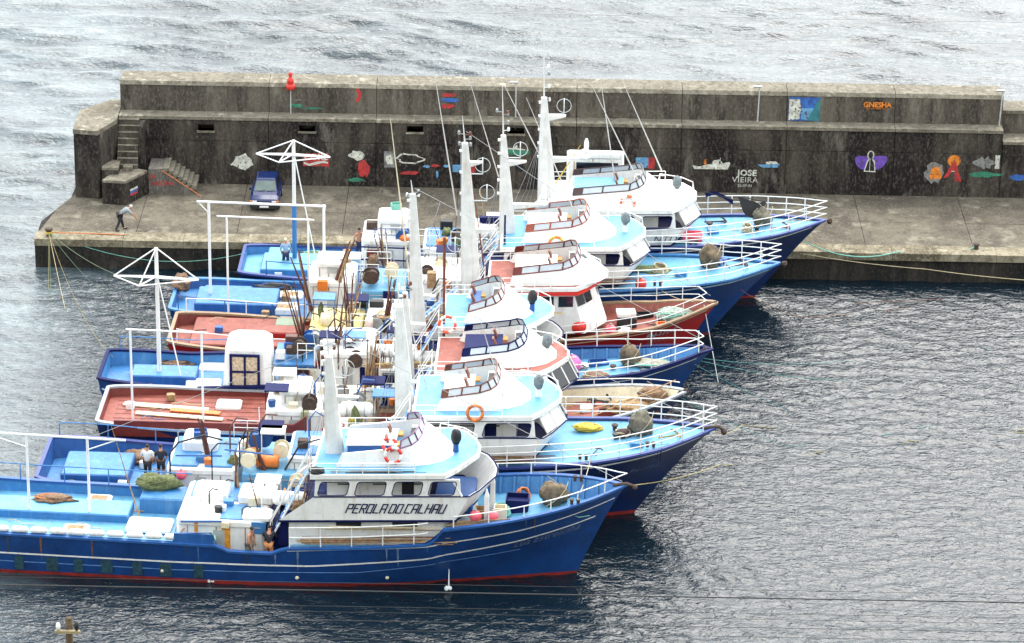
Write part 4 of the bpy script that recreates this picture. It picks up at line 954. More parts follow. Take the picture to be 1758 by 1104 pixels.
B_.tank(9.3, 12.2, -1.9, 1.6, .95, 2.3, LBLUE2, None); B_.P(MB().path([(9.9, -1.2, 2.62), (10.9, -1.2, 2.62)], .3, 12), 'net_drum', ORANGE, True)
B_.tank(11.3, 13.8, -1.3, 1.6, .95, 2.9, WHITE, LBLUE); B_.hatch(5.05, -1.55, 1.0, 1.2, .75, inner=STAIN); B_.tank(13.9, 15.9, -2.0, 1.8, 1.0, 2.9, WHITE)
for pts in (([(6.1, -2.1, 1.6), (6.1, -2.1, 3.3), (6.5, -2.0, 3.8), (7.6, -1.6, 4.0), (8.4, -1.4, 3.7)]), ([(11.2, -1.4, 2.3), (11.9, -1.4, 3.6), (12.8, -1.2, 3.8), (13.5, -1.0, 3.2)])): B_.hose(pts, .045)
B_.canes(7.7, -.9, 2.5, 3, 2.4, (-.15, .0), .15, RODD, seed=7, r=.075); B_.canes(10.2, -1.5, 2.3, 3, 2.0, (-.2, 0), .15, RODD, seed=8, r=.07); B_.canes(9.5, -1.0, 2.3, 2, 1.9, (0, 0), .1, RODD, seed=9, r=.06)
B_.P(MB().tube((6.3, -1.7, 3.0), (8.4, -1.7, 3.05), .04), 'davit_boom', MBLUE)
B_.bridge(17.1, 23.6, 23.5, 20.7, fw_=True, w=2.15, m=.03, zl=3.0, za=3.35, zs=4.45, zt=5.28, band=BROWN, lower=False, windows=((.02, .5), (.56, 1.0)), hatchcol=WHITE)
B_.mast(16.55, 0, 4.6, 9.9, .9, .28, -.3, 1.6, arms=((6.2, .6),), seed=5); B_.polepile(17.2, 23.5, -2.45, 3.3, 18, .05, .14, seed=21, cols=(BROWN, RODD, BAMBOO, STAIN))
B_.whip((17.5, .8, 5.4), (15.9, .8, 12.0)); B_.whip((21.0, -1.5, 6.3), (19.8, -1.5, 10.5))
B_.P(MB().box(9.4, 9.44, -1.5, -1.46, 2.3, 3.4), 'tank_pipe', GREY)
B_.P(MB().path([(30.0, 0, 4.35), (30.7, 0, 4.45), (30.95, 0, 4.3)], .08).ball((30.95, 0, 4.2), .15, 8, 6), 'stem_roller', RUSTM)
hull_text(B_, 'FN-118-C', 27.4, 2.75, .34, mat('faint_script', (.10, .14, .24)), slope=.1); bollard_on(B_, 24.5, -2.05); bollard_on(B_, 27.5, -1.2)

# ================= C : low red-decked boat with cream bulwark
C_ = Boat('fishing_boat', 'low red decked boat with cream inner bulwark between two blue boats', 8.3, 144.0, 27.6, 1.3, 2.45, 3.5, 2.4,
    [(0, 2.05), (4, 1.9), (9.4, 1.85), (9.7, 1.25), (13.5, 1.25), (15, 1.7), (20, 2.2), (24, 2.85), (27.4, 3.5)], None, HBLUE2)
C_.gm = mat('grey_gunwale', (.3, .33, .36), .6, .15)
C_.hull([([(.2, 1.15), (9.5, 1.0), (16, 1.1)], WHITE, .05)])
C_.decks('aft_deck', .05, 9.6, lambda x: 1.55, REDDECK, DRED); C_.decks('working_deck', 9.6, 15, lambda x: .9, REDDECK, CREAM); C_.decks('foredeck', 15, 27.2, lambda x: C_.gun(x)-.62, REDDECK, CREAM)
C_.P(MB().box(.9, 9.3, -2.42, -2.3, 1.5, 2.3), 'red_bulwark', DRED); C_.P(MB().add([(9.3, -2.4, 1.4), (9.9, -2.4, 1.4), (9.9, -2.4, 2.75), (9.3, -2.4, 2.3), (9.3, -2.3, 1.4), (9.9, -2.3, 1.4), (9.9, -2.3, 2.75), (9.3, -2.3, 2.3)], [(0, 1, 2, 3), (4, 7, 6, 5), (0, 4, 5, 1), (1, 5, 6, 2), (2, 6, 7, 3), (3, 7, 4, 0)]), 'red_bulwark', DRED)
for k, (x0, x1, y0, y1, m_) in enumerate(((.9, 5.0, .5, .9, CREAM), (3.2, 5.6, .05, .42, ORANGE), (1.6, 5.8, -.5, -.2, CREAM), (6.3, 9.4, -1.5, -1.2, CREAM))):
    o = C_.P(MB().box(-(x1-x0)/2, (x1-x0)/2, -(y1-y0)/2, (y1-y0)/2, 0, .05), 'deck_board', m_); o.location = ((x0+x1)/2, (y0+y1)/2, 1.62+.01*k); o.rotation_euler = (0, 0, -.12)
C_.hatch(5.9, 1.1, 1.6, 1.2, 1.0, WHITE); C_.gantry(1.7, 5.0, -1.7, 1.6, 6.6, (.2, .3), r=.048, braces=False)
for k in range(7): C_.P(MB().box(.6, 8.0, 1.9-.5*k-.02, 1.9-.5*k+.0, 1.60, 1.612), 'deck_seam', DRED)
C_.tank(7.9, 10.6, -1.9, 1.5, .95, 2.8, WHITE, None); C_.tank(8.6, 10.0, -1.2, .6, 2.8, 3.5, WHITE, name='tank_cover'); C_.tank(10.8, 13.0, -1.4, 1.7, .95, 2.6, CREAM, None, rust=0)
C_.P(MB().path([(10.6, -2.2, 2.0), (11.0, -2.2, 2.25), (13.6, -2.2, 2.25)], .07).box(10.9, 13.6, -2.25, -1.6, 1.7, 2.1), 'winch_guard', RED); C_.P(MB().box(9.6, 9.95, -2.15, -1.9, 2.5, 2.85), 'control_box', mat('olive_box', (.3, .3, .18), .6))
C_.tank(14.2, 15.4, -1.5, 1.5, 1.0, 3.6, NAVY, None, name='companion_house'); C_.P(MB().box(14.0, 14.2, -1.2, -.4, 1.2, 3.2), 'door', NAVY)
C_.bridge(15.9, 22.0, 22.1, 19.9, lid=NAVY, w=1.95, m=.03, zl=1.8, za=3.1, zs=3.9, zt=4.75, band=NAVY, lower=True, windows=((.0, .3), (.36, .62), (.68, 1.0)), rooftop=REDDECK, hatchcol=WHITE)
C_.mast(14.5, .3, 3.5, 8.0, .55, .2, -.2, 1.2, arms=((6.4, .9),), seed=11)
C_.rail(16, 27.2, (.35,), sides=(1,), st=2.4); C_.polepile(14.5, 22.5, -2.0, 2.8, 10, .08, .1, seed=31, cols=(YEL, BAMBOO, STAIN)); C_.polepile(12, 22.5, 2.1, 3.3, 10, .07, .1, seed=32, cols=(YEL, BAMBOO, STAIN))
C_.P(MB().tube((22.2, -2.1, 3.1), (26.5, -.4, 3.7), .03), 'fishing_pole', BAMBOO); C_.P(MB().tube((23.2, -2, 3.0), (27.0, .3, 3.9), .03), 'fishing_pole', BAMBOO)
C_.P(MB().ball((27.5, 0, 3.5), .14, 8, 6, .2), 'stem_roller', RUSTM)
C_.canes(12.5, .5, 2.6, 9, 3.2, (.1, 0), .35, STAIN, seed=33, r=.05)

# ================= D
D_ = Boat('fishing_boat', 'blue boat with white doorhouse aft and pyramid shaped white derrick', 9.7, 148.4, 29.5, 1.5, 2.15, 3.75, 2.5,
    [(0, 2.1), (4, 1.85), (8.4, 2.1), (9.9, 1.2), (13, 1.2), (15.5, 1.4), (16.4, 2.45), (22, 2.7), (26, 3.1), (29, 3.75)], None, HBLUE); D_.fdz = -.32
D_.hull([([(.2, 1.5), (5, 1.2), (9, 1.15)], WHITE, .09), ([(22, 2.3), (26, 2.75), (28.7, 3.4)], WHITE, .06)]); D_.gm = MBLUE
fdD = lambda x: 2.15+.115*(x-22) if x > 22 else 1.95+.1*(x-20)
D_.decks('aft_deck', .05, 9.8, lambda x: 1.3, LBLUE, LBLUE); D_.decks('working_deck', 9.8, 16.3, lambda x: .9, LBLUE, LBLUE); D_.decks('foredeck', 16.4, 28.8, fdD, LBLUE2, LBLUE)
D_.frames(22, 28, .6, fdD, LBLUE); D_.rail(22.4, 29.0, (.4, .8), st=1.5); D_.rail(.6, 7, (.7,), sides=(1,), st=2, m=LBLUE)
aft_trunk(D_, 1.4, 4.6, -.6, .8, 1.3, 1.75, LBLUE, MBLUE); D_.hatch(5.2, 1.6, 1.3, 1.4, .9); D_.hatch(5.0, -.9, 1.3, 1.7, 1.2, rot=.1, h=.3)
D_.derrick(2.75, 0, 1.3, 8.2, 2.05, 1.45)
dh = D_.P(MB().rbox(6.0, 8.4, -1.95, .7, 1.3, 3.9, .28, top=.25), 'doorhouse', WHITE)
D_.P(MB().box(6.5, 7.75, -1.99, -1.95, 2.05, 3.55), 'window', mat('curtain', (.55, .45, .32), .8, .4, 8), parent=dh)
D_.P(MB().box(6.4, 6.52, -2.03, -1.94, 1.9, 3.65).box(7.73, 7.85, -2.03, -1.94, 1.9, 3.65).box(6.53, 7.72, -2.03, -1.94, 3.53, 3.65).box(6.53, 7.72, -2.03, -1.94, 1.9, 2.02).box(7.08, 7.18, -2.03, -1.94, 2.03, 3.52).box(6.53, 7.07, -2.03, -1.94, 2.7, 2.8).box(7.19, 7.72, -2.03, -1.94, 2.7, 2.8), 'window_frame', NAVY, parent=dh)
D_.P(MB().box(8.4, 10.4, -1.2, 1.4, 2.75, 2.85), 'shelf_deck', LBLUE); D_.tank(8.6, 10.6, -1.9, .6, .95, 1.9, CREAM, None, name='fish_bin')
D_.tank(10.7, 13.2, -1.6, 1.6, .95, 3.7, WHITE, None, name='engine_house'); D_.P(MB().box(10.75, 11.0, -1.64, -1.58, 1.3, 3.0), 'door', NAVY); D_.P(MB().box(12.6, 12.85, -1.64, -1.58, 1.3, 3.0), 'door', NAVY)
D_.tank(13.5, 15.8, -1.8, 1.6, .95, 3.0, WHITE, None, name='after_house'); D_.P(MB().box(13.7, 14.8, -1.84, -1.78, 1.0, 2.8), 'door', NAVY)
D_.bridge(16.6, 21.8, 21.9, 19.3, lid=MBLUE, w=1.95, m=.035, zl=2.5, za=2.95, zs=4.1, zt=5.1, band=BROWN, lower=False, open_front=True, windows=((.12, 1.0),), hatchcol=WHITE)
D_.mast(15.3, 0, 4.4, 11.3, .75, .25, -.3, .7, loops=((8.5, .7), (8.3, 1.9)), arms=((6.1, .9),), seed=8); D_.whip((15.0, .6, 5.3), (13.9, .6, 14.8), .03, CREAM)
D_.polepile(16.3, 22.3, -2.2, 2.9, 10, .05, .1, seed=41, cols=(YEL, STAIN, BAMBOO)); D_.P(MB().tube((16.6, -1.6, 3.0), (16.6, -1.6, 9.8), .07), 'brown_pole', BROWN)
D_.polepile(15.6, 22.4, 2.2, 3.9, 12, .05, .12, seed=44, cols=(YEL, STAIN, BAMBOO))
D_.canes(11.5, -.5, 3.7, 4, 2.2, (.05, 0), .4, RODD, seed=45, r=.05); D_.canes(13.4, -1.7, 1.4, 8, 2.9, (.06, 0), .3, STAIN, seed=46, r=.045)
D_.P(MB().ball((29.1, 0, 3.7), .14, 8, 6, .2), 'stem_roller', RUSTM)
D_.stairs(13.2, 14.6, .6, 3.0, 4.4)

# ================= E : red boat
E_ = Boat('fishing_boat', 'red hulled boat with red deck and white wheelhouse with red roof edge', 10.2, 154.0, 27.2, 1.4, 2.3, 3.85, 2.2,
    [(0, 1.75), (5, 1.45), (10, 1.4), (14, 1.6), (20, 2.6), (24, 3.1), (27, 3.85)], None, RED, bootz=.1); E_.fdz = -.2
E_.gm = mat('tan_gunwale', (.26, .17, .10), .6, .15)
E_.hull([([(17, 1.9), (20, 2.35), (24, 2.85), (26.7, 3.55)], CREAM, .04)])
E_.decks('aft_deck', .05, 14, lambda x: 1.1 if x < 13 else 1.3, REDDECK, DRED); E_.decks('foredeck', 14, 26.8, lambda x: E_.gun(x)-.5, REDDECK, REDDECK)
aft_trunk(E_, 1.0, 6.5, -1.6, 1.9, 1.1, 1.5, REDDECK, DRED); E_.hatch(5.7, 1.2, 1.55, 1.2, 1.0, mat('grey_green_hatch', (.2, .25, .18), .7)); aft_trunk(E_, 3.6, 6.4, -.6, .4, 1.5, 1.8, REDDECK, RED)
E_.rail(19.5, 26.6, (.35, .75), st=1.7, r=.022); E_.rail(.5, 6.5, (.75,), sides=(-1,), st=3); E_.rail(.5, 6.5, (.75,), sides=(1,), st=3)
E_.tank(7.0, 9.6, -1.7, 1.2, 1.1, 2.5, mat('yellow_cream_box', (.62, .5, .2), .6, .15), None, name='gear_locker'); E_.tank(9.8, 12.5, -1.4, 1.4, 1.1, 3.0, WHITE, None)
wh = E_.P(MB().loft(E_.outl(16.9, 21.7, 1.65, 1.1, 2.5, .05, 17), E_.outl(16.9, 21.0, 1.65, 1.0, 4.65, .05, 17)), 'wheelhouse', WHITE)
for x in (17.3, 18.35, 19.3):
    for sd in (-1, 1): E_.P(MB().box(x, x+.72, sd*1.65-.02, sd*1.65+.02, 3.95, 4.5, .05, 17), 'window', GLASS, parent=wh)
fa, fb = E_.outl(16.9, 21.28, 1.665, 1.05, 3.95, .05, 17), E_.outl(16.9, 21.12, 1.665, 1.02, 4.5, .05, 17)
for i in (1, 2, 4, 6, 7): E_.P(MB().add([Vector(fa[i]).lerp(Vector(fa[i+1]), .08)+Vector((.03, 0, 0)), Vector(fa[i]).lerp(Vector(fa[i+1]), .92)+Vector((.03, 0, 0)), Vector(fb[i]).lerp(Vector(fb[i+1]), .92)+Vector((.03, 0, 0)), Vector(fb[i]).lerp(Vector(fb[i+1]), .08)+Vector((.03, 0, 0))], [(0, 1, 2, 3)]), 'window', GLASS, parent=wh)
E_.P(MB().loft(E_.outl(16.3, 21.35, 1.88, 1.1, 4.66, .04, 17), E_.outl(16.3, 21.35, 1.88, 1.1, 4.83, .04, 17)), 'roof_edge', REDP); E_.bridge(15.9, 21.5, 21.2, 20.2, w=1.72, m=.04, zt=4.76, body=False, band=DRED, trim=REDP, rooftop=REDDECK, hatchcol=mat('orange_cream', (.6, .33, .07), .5, .15))
E_.P(MB().loft(E_.outl(14.2, 16.6, 1.7, .5, 1.9, .05, 17), E_.outl(14.2, 16.6, 1.7, .5, 3.2, .05, 17)), 'after_house', WHITE); E_.P(MB().box(14.1, 16.7, -1.8, 1.8, 3.2, 3.3, .05, 17), 'after_house_roof', REDDECK)

E_.mast(15.0, 0, 3.4, 11.9, 1.05, .26, -.45, 1.4, loops=((10.3, .8), (8.9, .95)), arms=((7.4, 1.3), (10.9, .8)), seed=14)
E_.whip((14.2, .3, 8), (13.0, .3, 15.5), .025); E_.whip((15.6, .3, 5), (14.9, .3, 10), .025, BROWN)
E_.canes(6.6, -.6, 1.2, 7, 3.6, (-.12, .1), .6, RODD, seed=51, r=.05); E_.canes(9.0, -1.3, 2.5, 8, 3.2, (.08, .05), .6, STAIN, seed=52, r=.05); E_.canes(10.8, -1.5, 2.6, 5, 3.0, (.1, .1), .35, RODD, seed=53, r=.07)
E_.hose([(11.8, -1.4, 2.6), (11.8, -1.4, 4.2), (12.3, -1.3, 4.5), (12.9, -1.2, 3.9)], .06, MBLUE)
me_ = E_.P(MB().path([(9.9, -1.9, 2.9), (10.2, -1.9, 2.9)], .42, 14), 'winch_drum', mat('pinkish_winch', (.5, .38, .34), .6, .15), True)
hull_text(E_, 'FN-171-C', 24.4, 2.62, .38, PALE, slope=.13, bold=.01); hull_text(E_, 'DARIO', 24.2, 2.15, .34, mat('faint_red_script', (.32, .12, .12), .7), slope=.12)
E_.P(MB().lathe((22.8, -E_.hbat(22.8, 1.9)-.02, 1.9), [(.2, -.12), (.22, 0), (.2, .12)], 12), 'fairlead', BLACK); E_.P(MB().ball((27.05, 0, 3.8), .14, 8, 6, .2), 'stem_roller', RUSTM)
E_.stairs(12.6, 14.3, -.9, 3.0, 4.6)

# ================= F
F_ = Boat('fishing_boat', 'big light blue decked boat with white goalpost gantries near its stern', 13.6, 158.8, 31.0, 1.3, 2.5, 4.1, 3.6,
    [(0, 1.55), (4, 1.35), (12, 1.35), (15, 1.6), (16, 2.9), (20, 3.2), (25, 3.48), (28.5, 3.72), (31, 4.1)], None, HBLUE); F_.fdz = -.23
F_.gm = LBLUE; F_.hull([([(17, 2.6), (20, 2.92), (25, 3.2), (28.5, 3.45), (30.7, 3.8)], mat('pale_blue_stripe', (.4, .6, .75), .5), .09)])
F_.decks('aft_deck', .05, 15.9, lambda x: 1.0, LBLUE, MBLUE); F_.decks('foredeck', 16.1, 30.8, lambda x: F_.gun(x)-.10, LBLUE2)
F_.rail(17.5, 31.0, (.35, .7, 1.02)); F_.rail(.5, 9, (.8,), sides=(-1,), st=2.4, m=MBLUE)
aft_trunk(F_, 1.2, 5.4, -1.3, 1.0, 1.0, 1.55, LBLUE, MBLUE); aft_trunk(F_, 1.4, 3.9, 1.2, 1.8, 1.0, 1.3, LBLUE, MBLUE)
F_.gantry(1.9, 7.75, 0, 1.5, 6.6, (.6, .1), r=.065); F_.gantry(3.0, 7.1, -1.7, 1.1, 6.5, (.5, .3), r=.048, braces=False)
F_.hatch(5.9, 1.2, 1.05, 1.3, .9, inner=STAIN); F_.hatch(5.6, -.8, 1.05, 1.8, 1.0, h=.3, inner=STAIN)
F_.tank(7.0, 9.4, -1.5, 1.4, 1.0, 3.0, WHITE, None); F_.tank(7.4, 8.8, -.9, .8, 3.0, 3.8, WHITE, name='tank_cover'); F_.tank(9.7, 12.0, -1.5, 1.6, 1.0, 2.6, LBLUE2, None); F_.tank(12.2, 14.9, -1.5, 1.6, 1.0, 3.3, WHITE, None, name='engine_house')
F_.bridge(16.9, 24.1, 24.0, 21.1, fw_=True, w=2.15, m=.03, zl=3.0, za=3.35, zs=4.4, zt=5.15, band=mat('red_brown_trim', (.3, .07, .04), .5, .15), lower=False, windows=((.0, .28), (.32, .62), (.66, 1.0)), hatchcol=WHITE)
F_.mast(17.1, 0, 5.1, 10.6, .85, .22, -.3, 2.6, loops=((9.4, .8),), arms=((9.2, 1.1), (6.9, 2.0)), radar=(6.9, 2.0), seed=17)
F_.whip((17.4, .6, 5.4), (15.0, .6, 13.4), .022); F_.whip((20.5, 0, 6.5), (17.9, .4, 12.5), .022); F_.P(MB().tube((17.0, -1.8, 3.4), (17.0, -1.8, 7.0), .05), 'navy_pole', NAVY)
F_.polepile(17.2, 24, -2.25, 3.4, 14, .045, .12, seed=61, cols=(BROWN, RODD, STAIN)); F_.P(MB().ball((31.2, 0, 4.05), .16, 8, 6, .25), 'stem_roller', RUSTM)
F_.canes(7.2, -1.9, 1.5, 4, 3.6, (-.2, 0), .3, RODD, seed=63, r=.08); F_.canes(8.6, -1.3, 3.0, 3, 2.6, (.3, 0), .25, RODD, seed=64, r=.08)
F_.stairs(14.9, 16.7, .2, 3.2, 5.2); F_.P(MB().box(7.55, 8.05, -1.7, -1.45, 2.6, 3.1), 'control_box', ORANGE)
F_.P(MB().ball((.3, .9, 1.75), (.5, .55, .45), 14, 10, .3, 5), 'stowed_net', NETB)
bollard_on(F_, 24.6, -1.95)

# ================= G
G_ = Boat('fishing_boat', 'farthest tuna boat lying alongside the quay with pale blue aft deck', 16.3, 163.9, 30.6, .8, 2.35, 4.5, 3.6,
    [(0, 1.6), (4, 1.45), (12, 1.4), (14, 1.6), (15, 3.1), (20, 3.4), (25, 3.85), (28, 4.15), (30.6, 4.5)], None, HBLUE2)
G_.gm = mat('periwinkle_gunwale', (.03, .05, .2), .5, .1); G_.hull([([(17, 2.95), (20, 3.15), (25, 3.6), (28, 3.9), (30.4, 4.3)], WHITE, .08)]); 
G_.decks('aft_deck', .05, 14.9, lambda x: 1.1, LBLUE2, LBLUE); G_.decks('foredeck', 15.1, 30.4, lambda x: G_.gun(x)-.10, LBLUE2)
G_.rail(17, 30.6, (.35, .7, 1.05)); G_.rail(1.5, 8.5, (.8,), sides=(-1,), st=2.4, m=MBLUE)
aft_trunk(G_, 1.1, 5.3, -1.4, 1.0, 1.1, 1.55, LBLUE2, LBLUE); aft_trunk(G_, 1.3, 2.5, .9, 1.9, 1.1, 1.5, LBLUE2, LBLUE); G_.derrick(2.78, .3, 1.5, 8.15, 1.95, .75, mb=WHITE)
G_.P(MB().tube((2.78, .3, 1.5), (2.78, .3, 4.6), .13), 'post_sleeve', LBLUE)
G_.hatch(5.2, 1.0, 1.2, 1.2, .9, WHITE, h=.25)
G_.tank(6.4, 9.2, -1.3, 1.7, 1.1, 3.3, WHITE, None, name='after_house'); G_.tank(7.2, 8.8, -.6, 1.2, 3.3, 4.2, WHITE, name='tank_cover')
for z in (1.7, 2.4, 3.1): G_.P(MB().tube((6.2, -1.75, z), (9.4, -1.75, z-.05), .045), 'pole_rack', NAVY)
G_.P(MB().box(8.9, 9.3, -1.7, -1.2, 1.2, 3.2), 'door', NAVY); G_.P(MB().box(7.5, 8.0, -1.34, -1.28, 2.0, 2.3), 'window', NAVY)
G_.tank(6.6, 9.3, -2.15, -1.85, .95, 1.9, LBLUE2, None, name='pole_trough'); G_.canes(7.8, -1.95, 1.3, 9, 3.0, (-.15, 0), .45, BAMBOO, seed=71, r=.045)
G_.tank(9.6, 12.0, -1.5, 1.5, 1.1, 3.0, WHITE, LBLUE); G_.tank(12.2, 14.6, -1.4, 1.5, 1.1, 3.6, WHITE, None, name='engine_house')
G_.bridge(16.2, 23.8, 23.7, 21.0, lid=LBLUE2, fw_=True, w=2.1, m=.03, zl=3.1, za=3.5, zs=4.45, zt=5.25, band=mat('dark_brown_trim', (.06, .03, .03), .4), lower=False, windows=((.0, .25), (.28, .52), (.55, .68), (.72, 1.0)), hatchcol=LBLUE, rooftop=WHITE)
stroke_text(G_, 'NTO', 21.6, lambda z: -2.16-.03*(z-3.5), 3.75, .03, .32, .28, .12, NAVY, .3)
G_.mast(16.0, 0, 5.2, 10.9, .98, .26, -.25, 3.3, loops=((10.0, 1.0),), arms=((9.9, 1.1), (7.6, 2.2)), radar=(7.6, 2.2), seed=23)
G_.whip((16.5, .8, 5.6), (13.4, .8, 11.8), .022); G_.whip((19.6, .6, 5.8), (18.6, .6, 12), .022); G_.whip((20.9, -1.2, 6.5), (18.2, -1.2, 12.0), .025); G_.whip((22.0, 1.0, 6.6), (19.8, 1.0, 11.5), .025)
# second white shelter with blue top behind G's mast, and doors
G_.tank(17.0, 20.0, 1.75, 2.3, 5.45, 7.25, WHITE, None, name='boat_shelter', r=.1); G_.P(MB().box(17.5, 19.7, 1.70, 1.745, 6.2, 6.75), 'window', GLASS)
G_.P(MB().box(12.5, 15.8, -.4, -.1, 4.0, 4.35), 'folded_awning', NAVY); G_.whip((15.3, 0, 4.2), (17.7, 1.5, 7.8), .03, YEL); G_.P(MB().ball((30.8, 0, 4.45), .16, 8, 6, .25), 'stem_roller', RUSTM)
G_.stairs(14.0, 15.9, -1.3, 3.2, 5.2)
bollard_on(G_, 23.5, -1.9)

RUN1, RUN2 = mat('rust_run', (.16, .07, .03), .8, .4, 6), mat('grime_run', (.03, .045, .07), .7, .3, 6)
PLR = mat('pale_scuff', (.10, .17, .30), .7, .3, 6)
for Bx, sd_ in ((A, 1), (B_, 2), (D_, 3), (F_, 4), (G_, 5)): Bx.wear(16, sd_, (RUN1, RUN2, RUN2, PLR))
E_.wear(10, 6, (RUN1, DRED)); C_.wear(8, 7, (RUN1, RUN2))
# ---------------------------------------------------------------- loose gear lying on the boats
pile('net_pile', 'net', A.W(10.5, 2.1, 2.2), (.95, .55, .42), NET, 'olive green net heaped behind the white tank of the nearest boat', 3, .3, NET)
pile('net_pile', 'net', A.W(6.0, 1.0, 1.86), (.9, .35, .16), NETB, 'tangled brown and orange gear on the nearest boat left of its white hatches', 4, .5, ORROPE)
pile('net_pile', 'net', B_.W(4.1, 1.9, 1.0), (.8, .5, .3), NETB, 'brown rope tangle in the far corner behind the two standing men', 5, .4, TANROPE)
pile('net_pile', 'net', B_.W(1.4, -1.6, 1.26), (.45, .3, .15), NET, 'small olive net on the blue deck at the second boat stern', 6, .3, NET)
pile('rope_pile', 'rope', B_.W(24.8, 1.2, 3.6), (.65, .35, .14), YEL, 'yellow rope heap on the pale blue foredeck beside the covered bundle', 7, .4, YEL)
pile('net_pile', 'net', C_.W(25.1, -.1, 2.55), (1.1, .7, .22), STAIN, 'brown rope and chain tangle at the bow of the low red decked boat', 8, .5, TANROPE)
pile('net_pile', 'net', F_.W(24.4, .3, 3.58), (1.2, .5, .12), NET, 'flat dark green rope heap on the light blue foredeck of the goalpost boat', 9, .4, GRNROPE)
pile('net_pile', 'net', D_.W(23.9, -.8, 2.72), (.7, .45, .2), NETB, 'brown net heap near the blue tray on the sunken foredeck', 10, .4, TANROPE)
pile('net_pile', 'net', D_.W(26.6, .2, 3.08), (.9, .5, .12), mat('pale_net', (.3, .28, .22), .9, .3, 9), 'pale netting spread at the bow behind the tan bundle', 11, .4, GRNROPE)
pile('net_pile', 'net', E_.W(25.0, .3, 3.05), (.9, .55, .3), mat('green_white_net', (.3, .36, .3), .9, .5, 9), 'green and white netting heaped at the bow of the red boat', 12, .4, GRNROPE)
pile('net_pile', 'net', D_.W(3.3, 1.8, 1.32), (.8, .25, .15), NETB, 'dark gear along the far rail of the boat with the doorhouse', 13, .4, RUSTM)
pile('net_pile', 'net', G_.W(3.9, 1.5, 1.2), (.9, .4, .15), NET, 'dark green ropes along the far rail behind the man in pale shirt', 14, .5, GRNROPE)
pile('net_pile', 'net', F_.W(5.0, 2.0, 1.1), (.9, .25, .2), BLACK, 'black gear along the far rail of the goalpost boat', 15, .4, MBLUE)
pile('hanging_net', 'net', B_.W(14.3, -.3, 3.0), (.32, .3, 1.3), NET, 'green and yellow net hanging beside the red lettered panel', 16, .25, YEL)
boulder(A, 28.3, .5, 3.12, (.62, .55, .55), 'brown covered bundle on the sunken bow deck of the nearest boat', 3)
boulder(B_, 27.2, .4, 3.75, (.55, .5, .6), 'grey brown covered bundle on the pale blue foredeck of the second boat', 5, mat('grey_cover', (.13, .12, .09), .9, .4, 5, bump=.6))
pile('net_pile', 'net', B_.W(26.4, .3, 3.72), (.4, .35, .2), mat('dark_cover', (.05, .03, .03), .9, .3), 'small dark bundle beside the grey brown one', 6, .2, TANROPE)
boulder(C_, 26.0, .3, 2.7, (.7, .5, .45), 'dark brown bundle at the bow of the low red decked boat', 7, NETB)
boulder(D_, 25.5, .5, 2.95, (.5, .45, .55), 'tan covered bundle in the sunken bow beside the pink buoy boat', 9)
boulder(F_, 27.4, .5, 3.85, (.55, .5, .6), 'tan cone shaped covered bundle on the goalpost boat foredeck', 11)
boulder(G_, 27.3, .4, 3.95, (.5, .45, .55), 'grey covered bundle next to the black sail on the farthest foredeck', 13, mat('grey_cover'  , (.13, .12, .09)))
buoy(A, 25.1, -2.0, 3.3, .27, PINK, 'pink buoy beside the white bridge of the nearest boat'); buoy(A, 25.85, -1.95, 3.35, .24, PINK, 'pink buoy just right of the white post on the nearest boat')
buoy(D_, 22.7, .1, 2.55, .48, mat('big_pink', (.72, .12, .38), .4, .1), 'large pink buoy at the aft end of the blue sunken foredeck'); buoy(E_, 20.3, -1.4, 2.75, .42, REDP, 'big red buoy beside the wheelhouse of the red boat'); buoy(E_, 21.9, -1.5, 2.8, .27, PINK, 'pink buoy on the near rail of the red boat')
buoy(F_, 23.9, -2.0, 3.5, .3, REDP, 'red buoy at the near rail of the goalpost boat'); buoy(B_, 6.6, -2.1, 2.0, .24, PINK, 'pink buoy hanging by the white tank behind the nearest boat'); buoy(A, 13.6, -2.35, 1.75, .26, mat('mint', (.3, .6, .45), .5), 'mint green float hanging on the rust streaked tank')
lifebuoy(A, 21.5, -1.75, 6.15, WHITE, REDP, 'white lifebuoy with red bands on the flying bridge of the nearest boat'); lifebuoy(A, 21.3, -1.5, 6.55, WHITE, REDP, 'second white and red ring leaning above the first on the nearest boat', .28, 50)
lifebuoy(B_, 19.8, -2.38, 5.85, ORANGE, mat('dark_orange', (.4, .1, .02), .5), 'orange lifebuoy on the roof rail of the second boat'); lifebuoy(D_, 16.8, -2.35, 5.65, mat('red_orange', (.7, .08, .03), .5), WHITE, 'red orange lifebuoy beside the brown pole', .38)
lifebuoy(F_, 19.6, -2.35, 5.75, ORANGE, YEL, 'yellow orange lifebuoy above the red boat roof'); lifebuoy(G_, 20.2, -1.68, 5.85, mat('orange_red', (.6, .14, .05)), WHITE, 'orange and white lifebuoy on the white flying bridge of the farthest boat')
liferaft(A, 16.9, -.9, 3.1, 'white liferaft canister at the foot of the nearest boat stairs'); liferaft(B_, 14.3, .2, 4.35, 'white liferaft canister above the green hanging net'); liferaft(D_, 15.6, -1.5, 3.2, 'white liferaft canister between the two tall masts in the middle')
liferaft(D_, 13.6, -1.3, 3.4, 'white liferaft canister left of the middle mast'); liferaft(F_, 15.7, .8, 4.7, 'white liferaft canister aft of the goalpost boat mast')
crate(A, 26.75, .2, 2.9, .95, .8, .62, NAVY, 'dark blue box on the bow deck of the nearest boat', cat='box', content=NAVY); crate(A, 26.1, -1.2, 2.8, .5, .45, .9, CREAM, 'cream slatted crate by the pink buoys', cat='crate'); crate(A, 25.3, -1.2, 2.68, .5, .45, .9, BAMBOO, 'brown slatted crate against the white bridge', cat='crate')
crate(E_, 22.7, 0, 2.65, .95, .8, .55, BLACK, 'black bin under a white tray on the red boat foredeck', cat='bin', content=BLACK); crate(E_, 22.65, 0, 3.25, .9, .7, .2, WHITE, 'white tray on top of the black bin', .1, 'tray')
